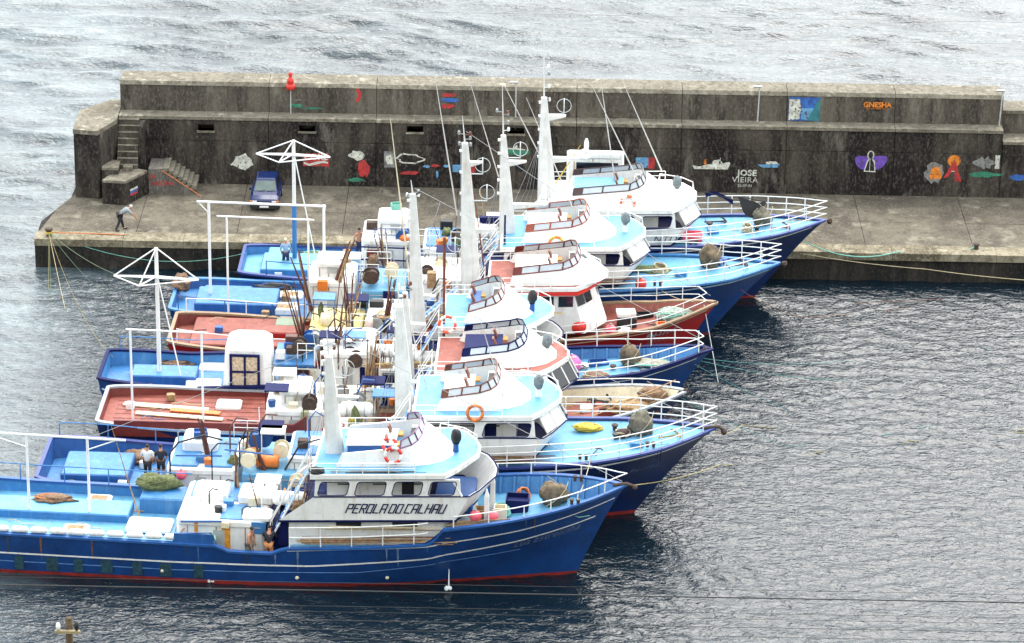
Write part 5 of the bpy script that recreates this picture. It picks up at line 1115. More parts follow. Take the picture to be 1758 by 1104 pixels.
crate(D_, 24.0, .9, 2.7, .9, .6, .18, MBLUE, 'blue tray on the foredeck behind the pink buoy', .2, 'tray'); crate(C_, 23.9, -.2, 2.2, .9, .4, .3, DRED, 'dark red tray on the red foredeck', .05, 'tray', GRNROPE); crate(G_, 23.6, -1.3, 3.75, 1.0, .7, .35, PINK, 'pink red bin beside the NTO lettering', 0, 'bin', PINK)
crate(G_, 8.1, 1.0, 4.2, .5, .4, .3, GRNROPE, 'green box on the white after house of the farthest boat', .3, 'box'); crate(E_, 24.4, -.9, 2.95, .5, .35, .3, ORANGE, 'orange crate on the red boat bow', .3, 'crate', REDP); crate(E_, 23.6, .9, 2.8, .8, .4, .2, BLACK, 'long black tray behind the black bin', .1, 'tray')
crate(B_, 7.2, .3, 3.05, .6, .45, .3, MBLUE, 'mid blue box on the white tank behind the nearest boat', .2, 'box', MBLUE); crate(D_, 9.9, .6, 2.86, .7, .5, .35, BAG, 'grey box on the light blue shelf deck', .1, 'box', BAG)
coil(A, 26.9, 1.1, 3.1, .33, ORROPE, 'orange rope coil leaning behind the dark blue box', 50); coil(A, 26.1, -.4, 2.95, .4, GRNROPE, 'green rope coil on top of the slatted crates'); coil(F_, 24.9, .0, 3.66, .4, TANROPE, 'tan rope coil on the goalpost boat foredeck')
coil(D_, 22.3, -1.5, 2.7, .4, TANROPE, 'tan rope coil beside the big pink buoy'); coil(G_, 26.5, -.5, 3.95, .3, TANROPE, 'tan rope coil on the farthest foredeck')
anchor(B_, 28.6, -.3, 3.95, 'rusty anchor on the second boat foredeck near the rail', .3, .8, mat('ochre_anchor', (.3, .22, .06), .8, .3)); anchor(F_, 28.9, .1, 4.0, 'dark anchor on the goalpost boat foredeck', .35, .9); anchor(C_, 23.6, 1.0, 2.3, 'dark anchor lying on the red foredeck by the cream bulwark', -.25, .9, BLACK)
anchor(G_, 25.0, .8, 3.85, 'dark anchor with raised flukes at the bridge front of the farthest boat', .1, .9, BLACK); anchor(B_, 25.2, -1.4, 3.6, 'small dark grapnel beside the near rail of the second boat', 1.2, .6); anchor(G_, 28.3, -.5, 4.1, 'brown anchor stock lying at the farthest bow', .2, .8, DRED); anchor(D_, 23.2, .1, 2.7, 'dark grapnel near the blue tray', .7, .6, BLACK)
# black folded sail / tarpaulins on G
def tarp(B, pts, m, lab):
    t = empty('tarpaulin', B.W(*pts[0])); tag(t, lab, 'tarpaulin'); o = Vector(pts[0]); b = MB(); q = [Vector(p)-o for p in pts]
    n = len(q)//2; b.v = [tuple(p) for p in q]+[(p.x, p.y+.05, p.z-.02) for p in q]; k = len(q)
    for i in range(n-1): b.f += [(i, i+1, n+i+1, n+i), (k+i, k+n+i, k+n+i+1, k+i+1)]
    b.f += [(i, k+i, k+i+1, i+1) for i in range(n-1)]+[(n+i, n+i+1, k+n+i+1, k+n+i) for i in range(n-1)]
    ob = b.build('cloth', m, t); ob.rotation_euler = (0, 0, -radians(B.yaw)); MB().tube((0, 0, 0), q[n-1], .03).build('boom', DARK, t).rotation_euler = (0, 0, -radians(B.yaw)); return t
tarp(G_, [(26.0, .9, 5.35), (26.5, .9, 5.2), (27.0, .9, 5.05), (27.5, .9, 5.1), (26.3, .8, 4.55), (26.5, .7, 4.3), (26.95, .7, 4.2), (27.2, .7, 4.5)], BLACK, 'black tarpaulin hanging from a pole on the farthest foredeck')
tarp(G_, [(24.3, 1.6, 5.3), (24.8, 1.6, 5.35), (25.3, 1.6, 5.15), (25.8, 1.6, 4.9), (24.35, 1.6, 5.0), (24.8, 1.6, 5.15), (25.3, 1.6, 4.95), (25.8, 1.6, 4.6)], NAVY, 'dark blue cloth draped on the far rail of the farthest boat')
# white posts on A's bow deck, extra fittings as parts
for x, y in ((25.55, -1.7), (25.7, -.3)):
    A.P(MB().box(x-.1, x+.1, y-.1, y+.1, 2.5, 4.4).loft([(x-.1, y-.1, 4.4), (x+.1, y-.1, 4.4), (x+.1, y+.1, 4.4), (x-.1, y+.1, 4.4)], [(x-.02, y-.02, 4.75), (x+.02, y-.02, 4.75), (x+.02, y+.02, 4.75), (x-.02, y+.02, 4.75)]), 'samson_post', WHITE)
A.P(MB().box(23.2, 24.9, -1.5, 1.5, 3.4, 3.75), 'bridge_front_deck', MBLUE)
A.P(MB().ball((18.25, -2.2, 5.45), (.35, .25, .2), 10, 7, .2, 3), 'dark_bundle', BLACK)
B_.P(MB().box(13.3, 14.0, -.5, -.4, 3.3, 4.5), 'lettered_panel', WHITE)
for k, (t_, z_) in enumerate((('12', 4.15), ('7"', 3.75))):
    me = text_mesh(t_, .42, .01, 0, .01); place_mesh(me, 'panel_lettering', REDP, B_.root, lambda a, b, c: (13.65+a, -.515+c, z_+b))
for Bx, rows in ((A, [((18.6, 0, 11.0), (31.3, 0, 4.6)), ((18.6, 0, 10.5), (7.8, 0, 5.4))]), (B_, [((16.3, 0, 11), (30.4, 0, 4.5))]), (D_, [((15.1, 0, 11.6), (28.8, 0, 4.3))]),
    (E_, [((14.6, 0, 12.5), (26.8, 0, 4.2))]), (F_, []), (G_, [((15.8, 0, 9), (13.5, -1.2, 3.4))])):
    for a, b in rows: Bx.stay(a, b)
rd = random.Random(99)
for Bx, x0, x1, zt in ((A, 12.3, 16.2, 2.85), (B_, 6, 15.6, 2.6), (C_, 8, 14, 2.9), (D_, 8.6, 15.5, 3.1), (E_, 7.2, 13.0, 2.7), (F_, 7.2, 14.6, 3.0), (G_, 6.6, 14.4, 3.2)):
    for k in range(12):      # pipes, valves, small lockers and lines on the working decks
        x = rd.uniform(x0, x1); y = rd.uniform(-1.6, 1.2); h = rd.uniform(.25, .7)
        kind = rd.random()
        if kind < .35: Bx.P(MB().rbox(x-.22, x+.22, y-.18, y+.18, zt-.15, zt+h*.5, .04), 'small_locker', rd.choice((WHITE, LBLUE, WHITE, MBLUE, CREAM)))
        elif kind < .65: Bx.P(MB().path([(x, y, zt-.3), (x, y, zt+h), (x+.15, y, zt+h+.15), (x+.4, y, zt+h+.1)], .035), 'vent_pipe', rd.choice((WHITE, BLACK, GREY, RUSTM)))
        elif kind < .85: Bx.P(MB().path([(x, y, zt-.05), (x+.4, y+.1, zt+.1), (x+.8, y-.2, zt+.02), (x+1.2, y+.1, zt-.1)], .025), 'loose_line', rd.choice((TANROPE, BLACK, GRNROPE, YEL)))
        else: Bx.P(MB().lathe((x, y, zt-.1), [(.16, 0), (.19, .3), (.15, .33)], 10), 'bucket', rd.choice((BLACK, ORANGE, MBLUE)))

def clutter(B, x0, x1, zt, seed, n=26, yn=-1.7, yf=1.4):
    r = random.Random(seed); PV = (mat('dark_blue_gear', (.01, .03, .12), .6), RODD, BLACK, GREY, STAIN, RUSTM, MBLUE, WHITE)
    for k in range(n):
        x = r.uniform(x0, x1); y = r.uniform(yn, yf); q = r.random(); c = r.choice(PV)
        if q < .2: B.P(MB().tube((x, y, zt-.5), (x+r.uniform(-.5, .7), y+r.uniform(-.2, .2), zt+r.uniform(.8, 2.4)), .035, .02, n=5), 'upright_pole', r.choice((RODD, BAMBOO, WHITE, GREY, BROWN)))
        elif q < .32: B.P(MB().ball((x, y, zt+r.uniform(-.2, .3)), (r.uniform(.15, .35), r.uniform(.15, .3), r.uniform(.2, .55)), 9, 7, .4, seed+k), 'gear_bundle', r.choice((NET, NETB, BLACK, CREAM, YEL, ORANGE, STAIN)), True)
        elif q < .45: B.P(MB().path([(x, y-.25, zt+.25), (x, y+.25, zt+.25)], r.uniform(.16, .3), 12).path([(x, y-.28, zt+.25), (x, y-.24, zt+.25)], .36, 12).path([(x, y+.24, zt+.25), (x, y+.28, zt+.25)], .36, 12), 'winch', r.choice((CREAM, GREY, MBLUE, RUSTM)))
        elif q < .6: B.P(MB().rbox(x-r.uniform(.15, .45), x+r.uniform(.15, .45), y-.2, y+.2, zt-.15, zt+r.uniform(.15, .7), .04), 'gear_box', c)
        elif q < .72: B.P(MB().path([(x, y, zt-.3), (x, y, zt+r.uniform(.7, 1.3)), (x+.3, y+.1, zt+1.5), (x+.8, y+.2, zt+r.uniform(1.0, 1.5))], .04, 6), 'hose_arm', r.choice((BLACK, RODD, MBLUE)))
        elif q < .84:
            b = MB(); l = r.uniform(.8, 1.8)
            for z in (.35, .7): b.tube((x, y, zt+z), (x+l, y, zt+z), .02, n=5)
            for u in (0, .5, 1): b.tube((x+l*u, y, zt-.1), (x+l*u, y, zt+.7), .022, n=5)
            B.P(b, 'guard_rail', r.choice((WHITE, WHITE, MBLUE)))
        elif q < .92: B.P(MB().box(x-.3, x+.3, yn-.06, yn-.025, zt-1.2, zt-.35), 'door', r.choice((NAVY, NAVY, DRED, DARK)))
        else: B.P(MB().box(x-.5, x+.6, y-.4, y+.5, zt+.9, zt+.96).tube((x-.45, y-.35, zt-.2), (x-.45, y-.35, zt+.9), .025).tube((x+.55, y+.4, zt-.2), (x+.55, y+.4, zt+.9), .025), 'small_awning', r.choice((LBLUE, WHITE, NAVY)))
clutter(B_, 8.2, 16.2, 2.7, 101, 34); clutter(C_, 8.2, 15.4, 2.8, 102, 34, -1.8); clutter(D_, 9.0, 16.0, 3.2, 103, 40, -1.75); clutter(E_, 7.2, 14.6, 2.7, 104, 36); clutter(F_, 7.2, 16.0, 3.0, 105, 34, -1.6); clutter(G_, 6.8, 15.4, 3.2, 106, 34, -1.5); clutter(A, 15.2, 17.4, 2.9, 107, 8)
# lines, offcuts and small gear scattered over the aft decks and foredecks
for Bx, xr, zf_ in ((A, (.8, 11.5), 1.55), (B_, (1, 5.6), 1.1), (C_, (1, 7.4), 1.7), (D_, (1, 9), 1.45), (E_, (1, 6.6), 1.6), (F_, (1, 6.6), 1.15), (G_, (1, 6), 1.2)):
    for k in range(9):
        x = rd.uniform(*xr); y = rd.uniform(-1.7, 1.7); a = rd.uniform(-.5, .5); l = rd.uniform(.5, 1.8)
        if k < 5: Bx.P(MB().path([(x, y, zf_), (x+l*.3, y+a*.4, zf_+.1), (x+l*.6, y+a, zf_+.02), (x+l, y+a*.7, zf_)], .022), 'loose_line', rd.choice((TANROPE, BLACK, MBLUE, STAIN)))
        elif k < 7: Bx.P(MB().tube((x, y, zf_), (x+l, y+a, zf_+.05), .03, n=5), 'loose_pole', rd.choice((BAMBOO, RODD)))
        else: Bx.P(MB().rbox(x-.2, x+.2, y-.15, y+.15, zf_-.1, zf_+.22, .04), 'small_locker', rd.choice((MBLUE, WHITE, STAIN)))
for Bx, xr in ((B_, (23.8, 29)), (D_, (22.6, 27.5)), (F_, (24.4, 29)), (G_, (24.2, 28.8)), (A, (26, 29.8)), (C_, (22.6, 26)), (E_, (21.8, 25.6))):
    for k in range(7):
        x = rd.uniform(*xr); z_ = Bx.gun(x)-.04 if Bx in (B_, F_, G_) else (fd(x) if Bx is A else fdD(x) if Bx is D_ else Bx.gun(x)-(.58 if Bx is C_ else .46)); w_ = Bx.hbat(x)*.6; y = rd.uniform(-w_, w_); l = rd.uniform(.4, 1.5); a = rd.uniform(-.4, .4)
        if k < 4: Bx.P(MB().path([(x, y, z_+.07), (x+l*.4, y+a, z_+.1), (x+l, y+a*.3, z_+.12)], .02), 'loose_line', rd.choice((TANROPE, BLACK, GRNROPE, YEL)))
        elif k < 6: Bx.P(MB().lathe((x, y, z_), [(.1, 0), (.1, .16), (.16, .2), (.16, .26)], 8), 'deck_fitting', rd.choice((RUSTM, MBLUE, BLACK)))
        else: Bx.P(MB().rbox(x-.3, x+.3, y-.25, y+.25, z_, z_+.2, .05), 'deck_hatch', rd.choice((LBLUE, WHITE)))

# ---------------------------------------------------------------- people
def skin_mesh(verts, edges, radii, sub=1):
    me = bpy.data.meshes.new('s'); me.from_pydata(verts, edges, []); o = bpy.data.objects.new('s', me); col.objects.link(o)
    md = o.modifiers.new('k', 'SKIN'); md.use_smooth_shade = True
    for i, r in enumerate(radii): me.skin_vertices[0].data[i].radius = (r, r) if not isinstance(r, tuple) else r; me.skin_vertices[0].data[i].use_root = (i == 0)
    sb = o.modifiers.new('b', 'SUBSURF'); sb.levels = sub; sb.render_levels = sub
    dg = bpy.context.evaluated_depsgraph_get(); out = bpy.data.meshes.new_from_object(o.evaluated_get(dg)); bpy.data.objects.remove(o); return out
def person(loc, rz, lab, shirt=None, pants=None, bend=0, arms=((.15, -.05), (-.15, -.05)), shorts=False, step=.12, sc=1.0, hat=None, shoes=BLACK):
    t = empty('person', loc, rz); t.scale = (sc, sc, sc); tag(t, lab, 'person', 'people on the boats and quay')
    cb, sb_ = cos(bend), sin(bend)
    def up_(h, f=0): return (0, -(sb_*h)-f*cb, .92+cb*h-f*sb_)     # torso coordinates, leaning towards -y
    J = {'pel': (0, 0, .92), 'sp': up_(.22), 'ch': up_(.42, .02), 'nk': up_(.56, .02), 'hb': up_(.64, .05), 'ht': up_(.78, .06)}
    for sd, nm in ((1, 'r'), (-1, 'l')):
        sx, sy, sz = up_(.50); a = arms[0 if sd > 0 else 1]
        J['sh'+nm] = (sd*.19, sy, sz); J['el'+nm] = (sd*(.24+abs(a[0])*.3), sy-.06-a[1]*.4-.1*bend, sz-.28); J['wr'+nm] = (sd*(.2), sy-.14-a[1]-.12*bend, sz-.50+.25*max(a[1], 0)); J['hd'+nm] = (sd*.19, J['wr'+nm][1]-.03, J['wr'+nm][2]-.08)
        J['hp'+nm] = (sd*.095, 0, .88); J['kn'+nm] = (sd*.11, -.03-sd*step*.4, .48); J['an'+nm] = (sd*.12, .03-sd*step, .08); J['to'+nm] = (sd*.14, -.15-sd*step, .03)
    E = [('pel', 'sp'), ('sp', 'ch'), ('ch', 'nk'), ('nk', 'hb'), ('hb', 'ht')]
    for n_ in 'rl': E += [('ch', 'sh'+n_), ('sh'+n_, 'el'+n_), ('el'+n_, 'wr'+n_), ('wr'+n_, 'hd'+n_), ('pel', 'hp'+n_), ('hp'+n_, 'kn'+n_), ('kn'+n_, 'an'+n_), ('an'+n_, 'to'+n_)]
    R = {'pel': .125, 'sp': .12, 'ch': .14, 'nk': .055, 'hb': .085, 'ht': .075, 'sh': .065, 'el': .043, 'wr': .03, 'hd': .04, 'hp': .085, 'kn': .058, 'an': .042, 'to': .035}
    def mk(keys, grow, name, m):
        ks = list(keys); idx = {k: i for i, k in enumerate(ks)}
        me = skin_mesh([J[k] for k in ks], [(idx[a], idx[b]) for a, b in E if a in idx and b in idx], [R.get(k, R.get(k[:2]))+grow for k in ks])
        me.materials.clear(); me.materials.append(m); me.name = name; o = bpy.data.objects.new(name, me); col.objects.link(o); o.parent = t; return o
    mk(['pel']+[k for k in J if k != 'pel'], 0, 'body', SKIN)
    hx, hy, hz = J['ht']; fdv = Vector((0, -cb, -sb_))
    c = Vector(J['hb']).lerp(Vector(J['ht']), .6); MB().ball(tuple(c-fdv*.018+Vector((0, 0, .035))), (.088, .095, .09), 10, 7, .05).build('hair', hat or HAIR, t, True)
    f = MB().ball(tuple(c+fdv*.09+Vector((0, 0, -.02))), .018, 6, 4)
    for sx in (-.03, .03): f.ball(tuple(c+Vector((sx, 0, .01))+fdv*.085), .01, 5, 4)
    for sx in (-.08, .08): f.ball(tuple(c+Vector((sx, 0, -.01))), .02, 5, 4)
    f.build('face', SKIN, t)
    for n_ in 'rl':
        hd = Vector(J['hd'+n_]); q = MB()
        for k in range(5): q.tube(hd+Vector((0, .03-.016*k, 0)), hd+Vector((.012*(1 if n_ == 'r' else -1), .02-.018*k-(.03 if k == 4 else 0), -.085+.012*abs(k-1.5)+(.04 if k == 4 else 0))), .010, .007, n=5)
        q.build('fingers', SKIN, t)
        q = MB().ball((J['to'+n_][0], J['to'+n_][1]+.08, .045), (.05, .13, .045), 8, 6).build('shoe', shoes, t, True)
    if shirt: mk(['ch', 'pel', 'sp', 'shr', 'shl', 'elr', 'ell'], .022, 'shirt', shirt)
    if pants: mk(['pel', 'hpr', 'hpl', 'knr', 'knl']+([] if shorts else ['anr', 'anl']), .026, 'shorts' if shorts else 'trousers', pants)
    return t
CLW = mat('white_cotton', (.6, .6, .6), .9, .1); CLD = mat('dark_cotton', (.02, .02, .028), .9, .2); CLJ = mat('denim', (.02, .035, .09), .9, .2); CLG = mat('olive_grey_cloth', (.16, .16, .12), .9, .2); CLB = mat('pale_blue_cotton', (.25, .36, .5), .9, .1); CLO = mat('orange_brown_cloth', (.5, .2, .07), .9, .15)
person(B_.W(4.8, -.2, .98), radians(172), 'man in a white shirt and dark trousers standing on the blue deck', CLW, CLD, sc=1.03)
person(B_.W(5.4, -.05, .98), radians(190), 'man in a dark shirt and shorts standing right of the man in white', CLD, CLD, shorts=True, sc=1.0)
person(G_.W(2.35, -.1, 1.1), radians(200), 'man in a pale blue shirt standing by the derrick post of the farthest boat', CLB, CLJ, sc=.98, hat=CREAM)
person((-21.1, 168.0, 1.6), radians(110), 'man with grey top bending over ropes on the quay edge', mat('grey_top', (.2, .23, .25), .9), CLD, bend=1.0, step=.25, arms=((.1, .2), (.1, .15)), hat=mat('pale_cap', (.5, .5, .48), .9))
person(A.W(15.3, -2.35, .95), radians(70), 'shirtless man in grey green trousers beside the rust streaked tank', None, CLG, bend=.12, sc=1.02)
person(A.W(16.15, -2.3, .95), radians(175), 'man in a dark shirt and orange shorts by the navy doorway', CLD, CLO, bend=.25, shorts=True, sc=1.03, arms=((.1, .3), (.1, .3)))
person(A.W(12.6, -1.35, 1.6), radians(-40), 'man in a dark blue shirt leaning over the blue bar at the tank side', CLJ, None, bend=1.1, sc=.85, arms=((.1, .2), (.1, .2)), hat=REDP)
person(G_.W(6.1, 1.5, 1.14), radians(20), 'shirtless man standing on the farthest boat beside its white after house', None, CLJ, sc=1.0)

# ---------------------------------------------------------------- parked car
car = empty('parked_car', (-13.6, 171.15, 1.61)); car.scale = (.96, .9, .95); tag(car, 'small dark blue car parked nose out against the breakwater wall', 'car')
CARB = mat('car_blue_paint', (.006, .016, .075), .25, .08, 2); 
def sec(y, wS, wB, zS, zB, zT): return [(-wS, y, zS), (wS, y, zS), (wB, y, (zS+zB)/2), (wB*.98, y, zB), (wB*.8, y, zT), (-wB*.8, y, zT), (-wB*.98, y, zB), (-wB, y, (zS+zB)/2)]
b = MB(); S_ = [sec(0, .62, .7, .28, .58, .62), sec(.08, .7, .79, .2, .64, .72), sec(.5, .76, .83, .18, .72, .83), sec(.95, .78, .84, .18, .78, .92), sec(3.0, .78, .84, .18, .82, .92), sec(3.25, .74, .8, .22, .78, .86), sec(3.35, .6, .72, .3, .7, .75)]
for p, q in zip(S_, S_[1:]): b.loft(p, q, False)
k = len(b.v); b.v += S_[0]+S_[-1]; b.f += [tuple(range(k, k+8)), tuple(range(k+15, k+7, -1))]; b.build('body', CARB, car, True).modifiers.new('e', 'EDGE_SPLIT').split_angle = radians(38)
cb0 = [(-.70, .85, .88), (.70, .85, .88), (.74, 3.25, .88), (-.74, 3.25, .88)]; ct0 = [(-.56, 1.55, 1.40), (.56, 1.55, 1.40), (.58, 3.0, 1.40), (-.58, 3.0, 1.40)]
MB().loft(cb0, ct0).build('cabin', CARB, car); MB().loft([(-.54, 1.6, 1.401), (.54, 1.6, 1.401), (.56, 2.95, 1.401), (-.56, 2.95, 1.401)], [(-.48, 1.7, 1.45), (.48, 1.7, 1.45), (.5, 2.85, 1.44), (-.5, 2.85, 1.44)]).build('roof', CARB, car)
WS = mat('windscreen', (.08, .11, .10), .08, .2)
def quad(a, b_, c, d_, nm, m, off): 
    v = [Vector(p)+Vector(off) for p in (a, b_, c, d_)]; return MB().add(v, [(0, 1, 2, 3)]).build(nm, m, car)
quad((-.63, .93, .93), (.63, .93, .93), (.52, 1.49, 1.35), (-.52, 1.49, 1.35), 'windscreen', WS, (0, -.012, .012))
for sd in (-1, 1):
    quad((sd*.695, 1.15, .95), (sd*.715, 2.1, .95), (sd*.59, 2.05, 1.34), (sd*.59, 1.58, 1.34), 'side_window', GLASS, (sd*.012, 0, .0)); quad((sd*.72, 2.2, .95), (sd*.735, 3.0, .95), (sd*.605, 2.85, 1.34), (sd*.595, 2.15, 1.34), 'side_window', GLASS, (sd*.012, 0, 0))
    MB().rbox(sd*.55-.13, sd*.55+.13, -.03, .06, .50, .64, .03).build('headlight', mat('headlight_glass', (.6, .62, .62), .1), car); MB().box(sd*.75-.06, sd*.75+.06, -.02, .12, .5, .63).build('indicator', ORANGE, car)
    MB().box(sd*.86-.06, sd*.86+.06, 1.05, 1.15, .92, 1.04).build('mirror', CARB, car)
    for yy in (.55, 2.75):
        wv = MB().path([(sd*.68, yy, .27), (sd*.84, yy, .27)], .27, 16).build('wheel', BLACK, car); MB().path([(sd*.845, yy, .27), (sd*.855, yy, .27)], .16, 10).build('rim', GREY, car, parent_ := False) if False else MB().path([(sd*.842, yy, .27), (sd*.855, yy, .27)], .16, 10).build('rim', GREY, wv)
MB().box(-.34, .34, -.02, .06, .5, .6).build('grille', BLACK, car); MB().rbox(-.8, .8, -.1, .1, .2, .44, .06).build('bumper', BLACK, car); MB().box(-.25, .25, -.115, -.102, .27, .38).build('number_plate', WHITE, car)
for x_ in (-.3, .2): MB().tube((x_-.1, .88, .92), (x_+.28, .93, .96), .012).build('wiper', BLACK, car)

# ---------------------------------------------------------------- ropes and quay fittings
def rope(pts, r, m, lab, sag=0, group='mooring ropes'):
    P = []; pts = [Vector(p) for p in pts]
    for a, b in zip(pts, pts[1:]):
        n = 14
        for i in range(n): u = i/n; p = a.lerp(b, u); P.append(p-Vector((0, 0, sag*4*u*(1-u))))
    P.append(pts[-1]); o0 = P[0]; o = MB().path([p-o0 for p in P], r, 5).build('mooring_rope', m); o.location = o0; tag(o, lab, 'rope', group); return o
bo = empty('bollard', (-24.77, 166.95, 1.62)); tag(bo, 'rusty bollard on the quay corner with ropes tied to it', 'bollard', 'quay bollards')
MB().lathe((0, 0, 0), [(.16, 0), (.13, .1), (.13, .32), (.22, .36), (.2, .45), (.05, .48)], 10).build('post', RUSTM, bo); MB().path([(.17*cos(a*.7), .17*sin(a*.7), .15+.004*a) for a in range(30)], .03).build('rope_turns', YEL, bo)
for x_, l_ in ((13.2, 'rusty bollard on the quay right of the farthest bow'), (24.75, 'rusty bollard at the end of the green mooring rope'), (-4.5, 'rusty bollard on the quay behind the boat masts')):
    bo2 = empty('bollard', (x_, 167.4, 1.62)); tag(bo2, l_, 'bollard', 'quay bollards'); MB().lathe((0, 0, 0), [(.14, 0), (.12, .1), (.12, .22), (.18, .26), (.16, .32)], 9).build('post', RUSTM, bo2)
BT = (-24.77, 166.9, 1.85)
rope([BT, G_.W(.2, .5, 1.7)], .014, GRNROPE, 'green rope from the quay corner bollard to the farthest boat stern', 1.0)
rope([BT, F_.W(.3, 1.0, 1.6)], .014, mat('pale_green_rope', (.16, .2, .12), .8), 'pale green rope sagging from the corner bollard to the goalpost boat stern', .9)
rope([BT, E_.W(.3, 0, 1.7)], .012, mat('dull_green_rope', (.08, .13, .08), .9), 'green rope from the corner bollard to the red boat stern', 1.2); rope([BT, D_.W(.4, .8, 2.1)], .012, mat('dull_yellow_rope', (.2, .17, .06), .9), 'yellow rope from the corner bollard to the boat with the doorhouse', 1.0)
rope([BT, (-24.4, 163.4, 0)], .014, mat('dull_yellow_rope', (.2, .17, .06), .9), 'yellow rope dropping from the corner bollard into the water', .1); rope([BT, (-24.0, 161.5, 0)], .014, mat('dull_green_rope', (.08, .13, .08), .9), 'green rope dropping from the corner bollard into the water', .15); rope([BT, (-23.2, 160.9, 0)], .014, TANROPE, 'tan rope dropping from the corner bollard into the water', .1)
rope([BT, (-22.2, 167.3, 1.66), (-20.8, 167.2, 1.66)], .03, ORROPE, 'orange rope lying along the quay edge to the bending man', 0)
rope([G_.W(29.5, -.6, 3.5), (20.5, 166.6, 1.72), (24.75, 167.4, 1.8)], .03, GRNROPE, 'thick green rope sagging from the farthest bow to the quay', .55)
rope([(14.5, 166.6, 1.66), (22, 166.2, .9), (30, 165.6, .5)], .022, TANROPE, 'tan rope hanging along the quay face at the right', .12)
rope([F_.W(29.0, -.5, 3.0), (13.6, 159.5, 1.3), (14.9, 161.0, .25), (16.5, 161.6, .06), (20.8, 162.9, .05)], .013, mat('dull_orange_rope', (.22, .09, .05), .9), 'orange rope from the goalpost boat bow into the harbour', .08)
rope([(18, 163.2, .08), (22.75, 164.1, .06)], .012, mat('dull_orange_rope', (.22, .09, .05), .9), 'orange floating rope end on the water at the right', -.02)
GC = mat('cyan_rope', (.06, .22, .21), .8, .2)
rope([D_.W(28.8, 0, 3.6), (16.8, 155.7, .06), (24.4, 157.7, .05)], .013, GC, 'cyan rope from the blue sunken bow towards the right, uppermost', .25); rope([D_.W(28.8, -.1, 3.5), (16.6, 153.3, .06)], .013, GC, 'cyan rope from the blue sunken bow to the water, middle', .2)
rope([D_.W(28.6, -.3, 3.4), (13.6, 149.6, .05)], .013, GC, 'steep cyan rope from the blue sunken bow into the water', .1); rope([C_.W(27.2, 0, 3.2), (13.2, 145.4, .06), (20.5, 148.2, .05)], .013, GC, 'cyan rope from the low red decked boat bow', .15)
rope([B_.W(30.4, 0, 4.3), (11.2, 147.7, .1), (24.8, 147.5, .05)], .019, mat('pale_yellow_rope', (.34, .29, .13), .8), 'yellow rope from the second boat bow to the right edge', .3); rope([A.W(30.9, .3, 4.2), (9.9, 143.2, .1), (14.7, 144.9, .06), (19.2, 146.3, .06), (24.8, 147.9, .05), (30, 149, .05)], .019, mat('pale_yellow_rope', (.34, .29, .13), .8), 'yellow rope from the nearest boat bow out to the right', .25)
rope([A.W(29.5, -.3, 4.1), B_.W(25.0, -2.0, 3.7)], .02, TANROPE, 'tan rope between the nearest boat bow and the second boat', .15); rope([E_.W(26.5, 0, 3.9), (10.3, 152.8, .0)], .02, WHITE, 'white line hanging from the red boat bow to the water', 0)
rope([F_.W(24.8, -2.1, 3.6), E_.W(26.0, .6, 3.8)], .018, TANROPE, 'tan rope between the goalpost boat and the red boat bow', .15)
for (x_, y_, lab) in ((-2.55, 130.2, 'small white splash under the middle of the nearest hull'), (-12.9, 130.6, 'small white splash near the aft part of the nearest hull')):
    s_ = MB()
    for k in range(7): s_.ball((rd.uniform(-.12, .12), rd.uniform(-.1, .1), .05), rd.uniform(.04, .1), 6, 5)
    s_.path([(0, .45, .9), (0, .3, .6), (0, .05, .05)], [.012, .02, .035], 5)
    o = s_.build('water_splash', mat('white_foam', (.7, .75, .75), .6)); o.location = (x_, y_, .02); tag(o, lab, 'splash')

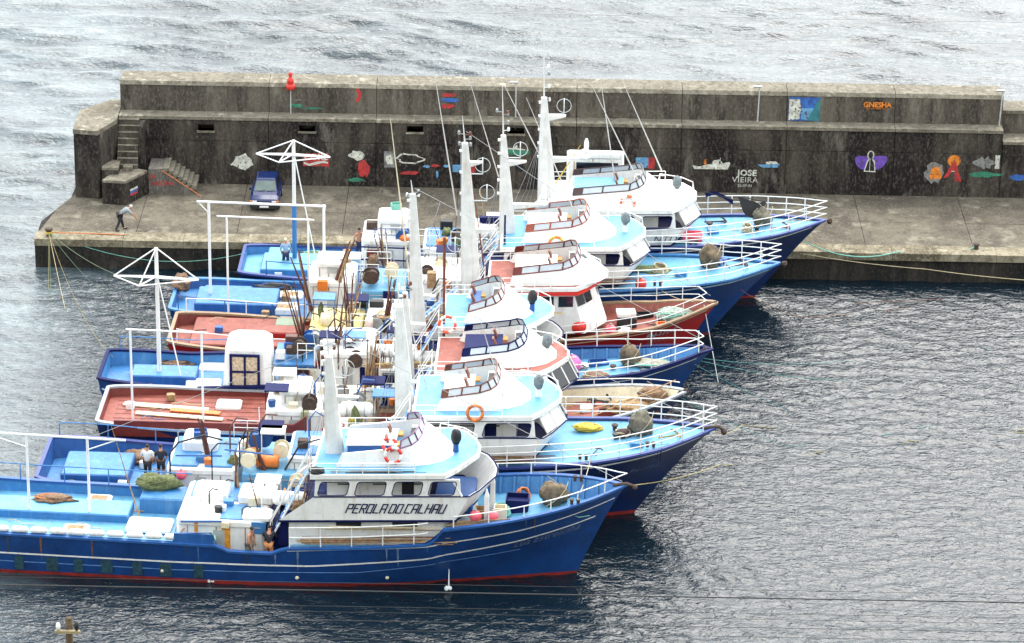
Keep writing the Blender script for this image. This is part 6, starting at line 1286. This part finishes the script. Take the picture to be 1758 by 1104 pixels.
# ---------------------------------------------------------------- near hillside, utility pole and cables above the harbour
xs_ = np.linspace(-150, 150, 31); ys_ = np.linspace(-10, 104, 24); b = MB()
for y in ys_:
    for x in xs_:
        z = 63.5-.62*y+1.6*noise.noise(Vector((x*.05, y*.06, 0)))
        b.v.append((x, y+3*noise.noise(Vector((x*.03, 5, 1))), z))
for j in range(23):
    for i in range(30): a = j*31+i; b.f.append((a, a+1, a+32, a+31))
hill = b.build('hillside', mat('scrub_hillside', (.07, .075, .035), .95, .4, .6), None, True); struct(hill)
pole = empty('utility_pole', (-8.82, 60, 25)); tag(pole, 'weathered wooden utility pole with crossarm at the bottom left', 'utility pole')
POLEM = mat('pole_wood', (.09, .06, .03), .9, .4, 6, bump=.5)
MB().tube((0, 0, 0), (0, 0, 10.88), .1, .075, n=10).build('shaft', POLEM, pole, True)
MB().box(-.27, .24, -.16, -.09, 10.6, 10.66).build('crossarm', mat('pale_crossarm', (.3, .24, .14), .8, .2), pole)
for x_ in (-.2, .17): MB().lathe((x_, -.12, 10.66), [(.02, 0), (.045, .05), (.05, .12), (.03, .2)] if x_ > 0 else [(.02, 0), (.045, .04), (.05, .1), (.03, .16)], 8).build('insulator', WHITE if x_ < 0 else BLACK, pole, True)
MB().tube((.1, -.1, 10.4), (.35, -.15, 9.7), .02).tube((.15, -.1, 10.4), (.5, -.15, 9.5), .012).build('stay_bracket', BLACK, pole)
WIRE = mat('cable_black', (.01, .01, .012), .6, .1)
for k, (z, r, lab) in enumerate(((36.60, .013, 'thickest black cable crossing low in front of the harbour'), (36.78, .004, 'thin cable just above the thickest one'), (36.25, .004, 'thin cable just below the thickest one'), (36.12, .004, 'thin cable, third below the thickest'), (35.93, .006, 'cable crossing just above the pole crossarm'), (35.72, .005, 'cable leaving the pole crossarm'), (35.52, .005, 'lowest cable near the bottom edge'))):
    c = MB().path([(x, 0, (z-36.6)*0+.000045*x*x) for x in range(-60, 61, 6)], r, 5).build('power_cable', WIRE); c.location = (0, 60, z); tag(c, lab, 'cable', 'power cables over the harbour')
for z, lab in ((57.1, 'thin cable crossing the sea near the top edge'), (56.86, 'thin cable crossing the sea above the breakwater')):
    c = MB().path([(x, 0, .00008*x*x) for x in range(-40, 41, 4)], .0026, 5).build('power_cable', GREY); c.location = (0, 34, z); tag(c, lab, 'cable', 'power cables over the harbour')
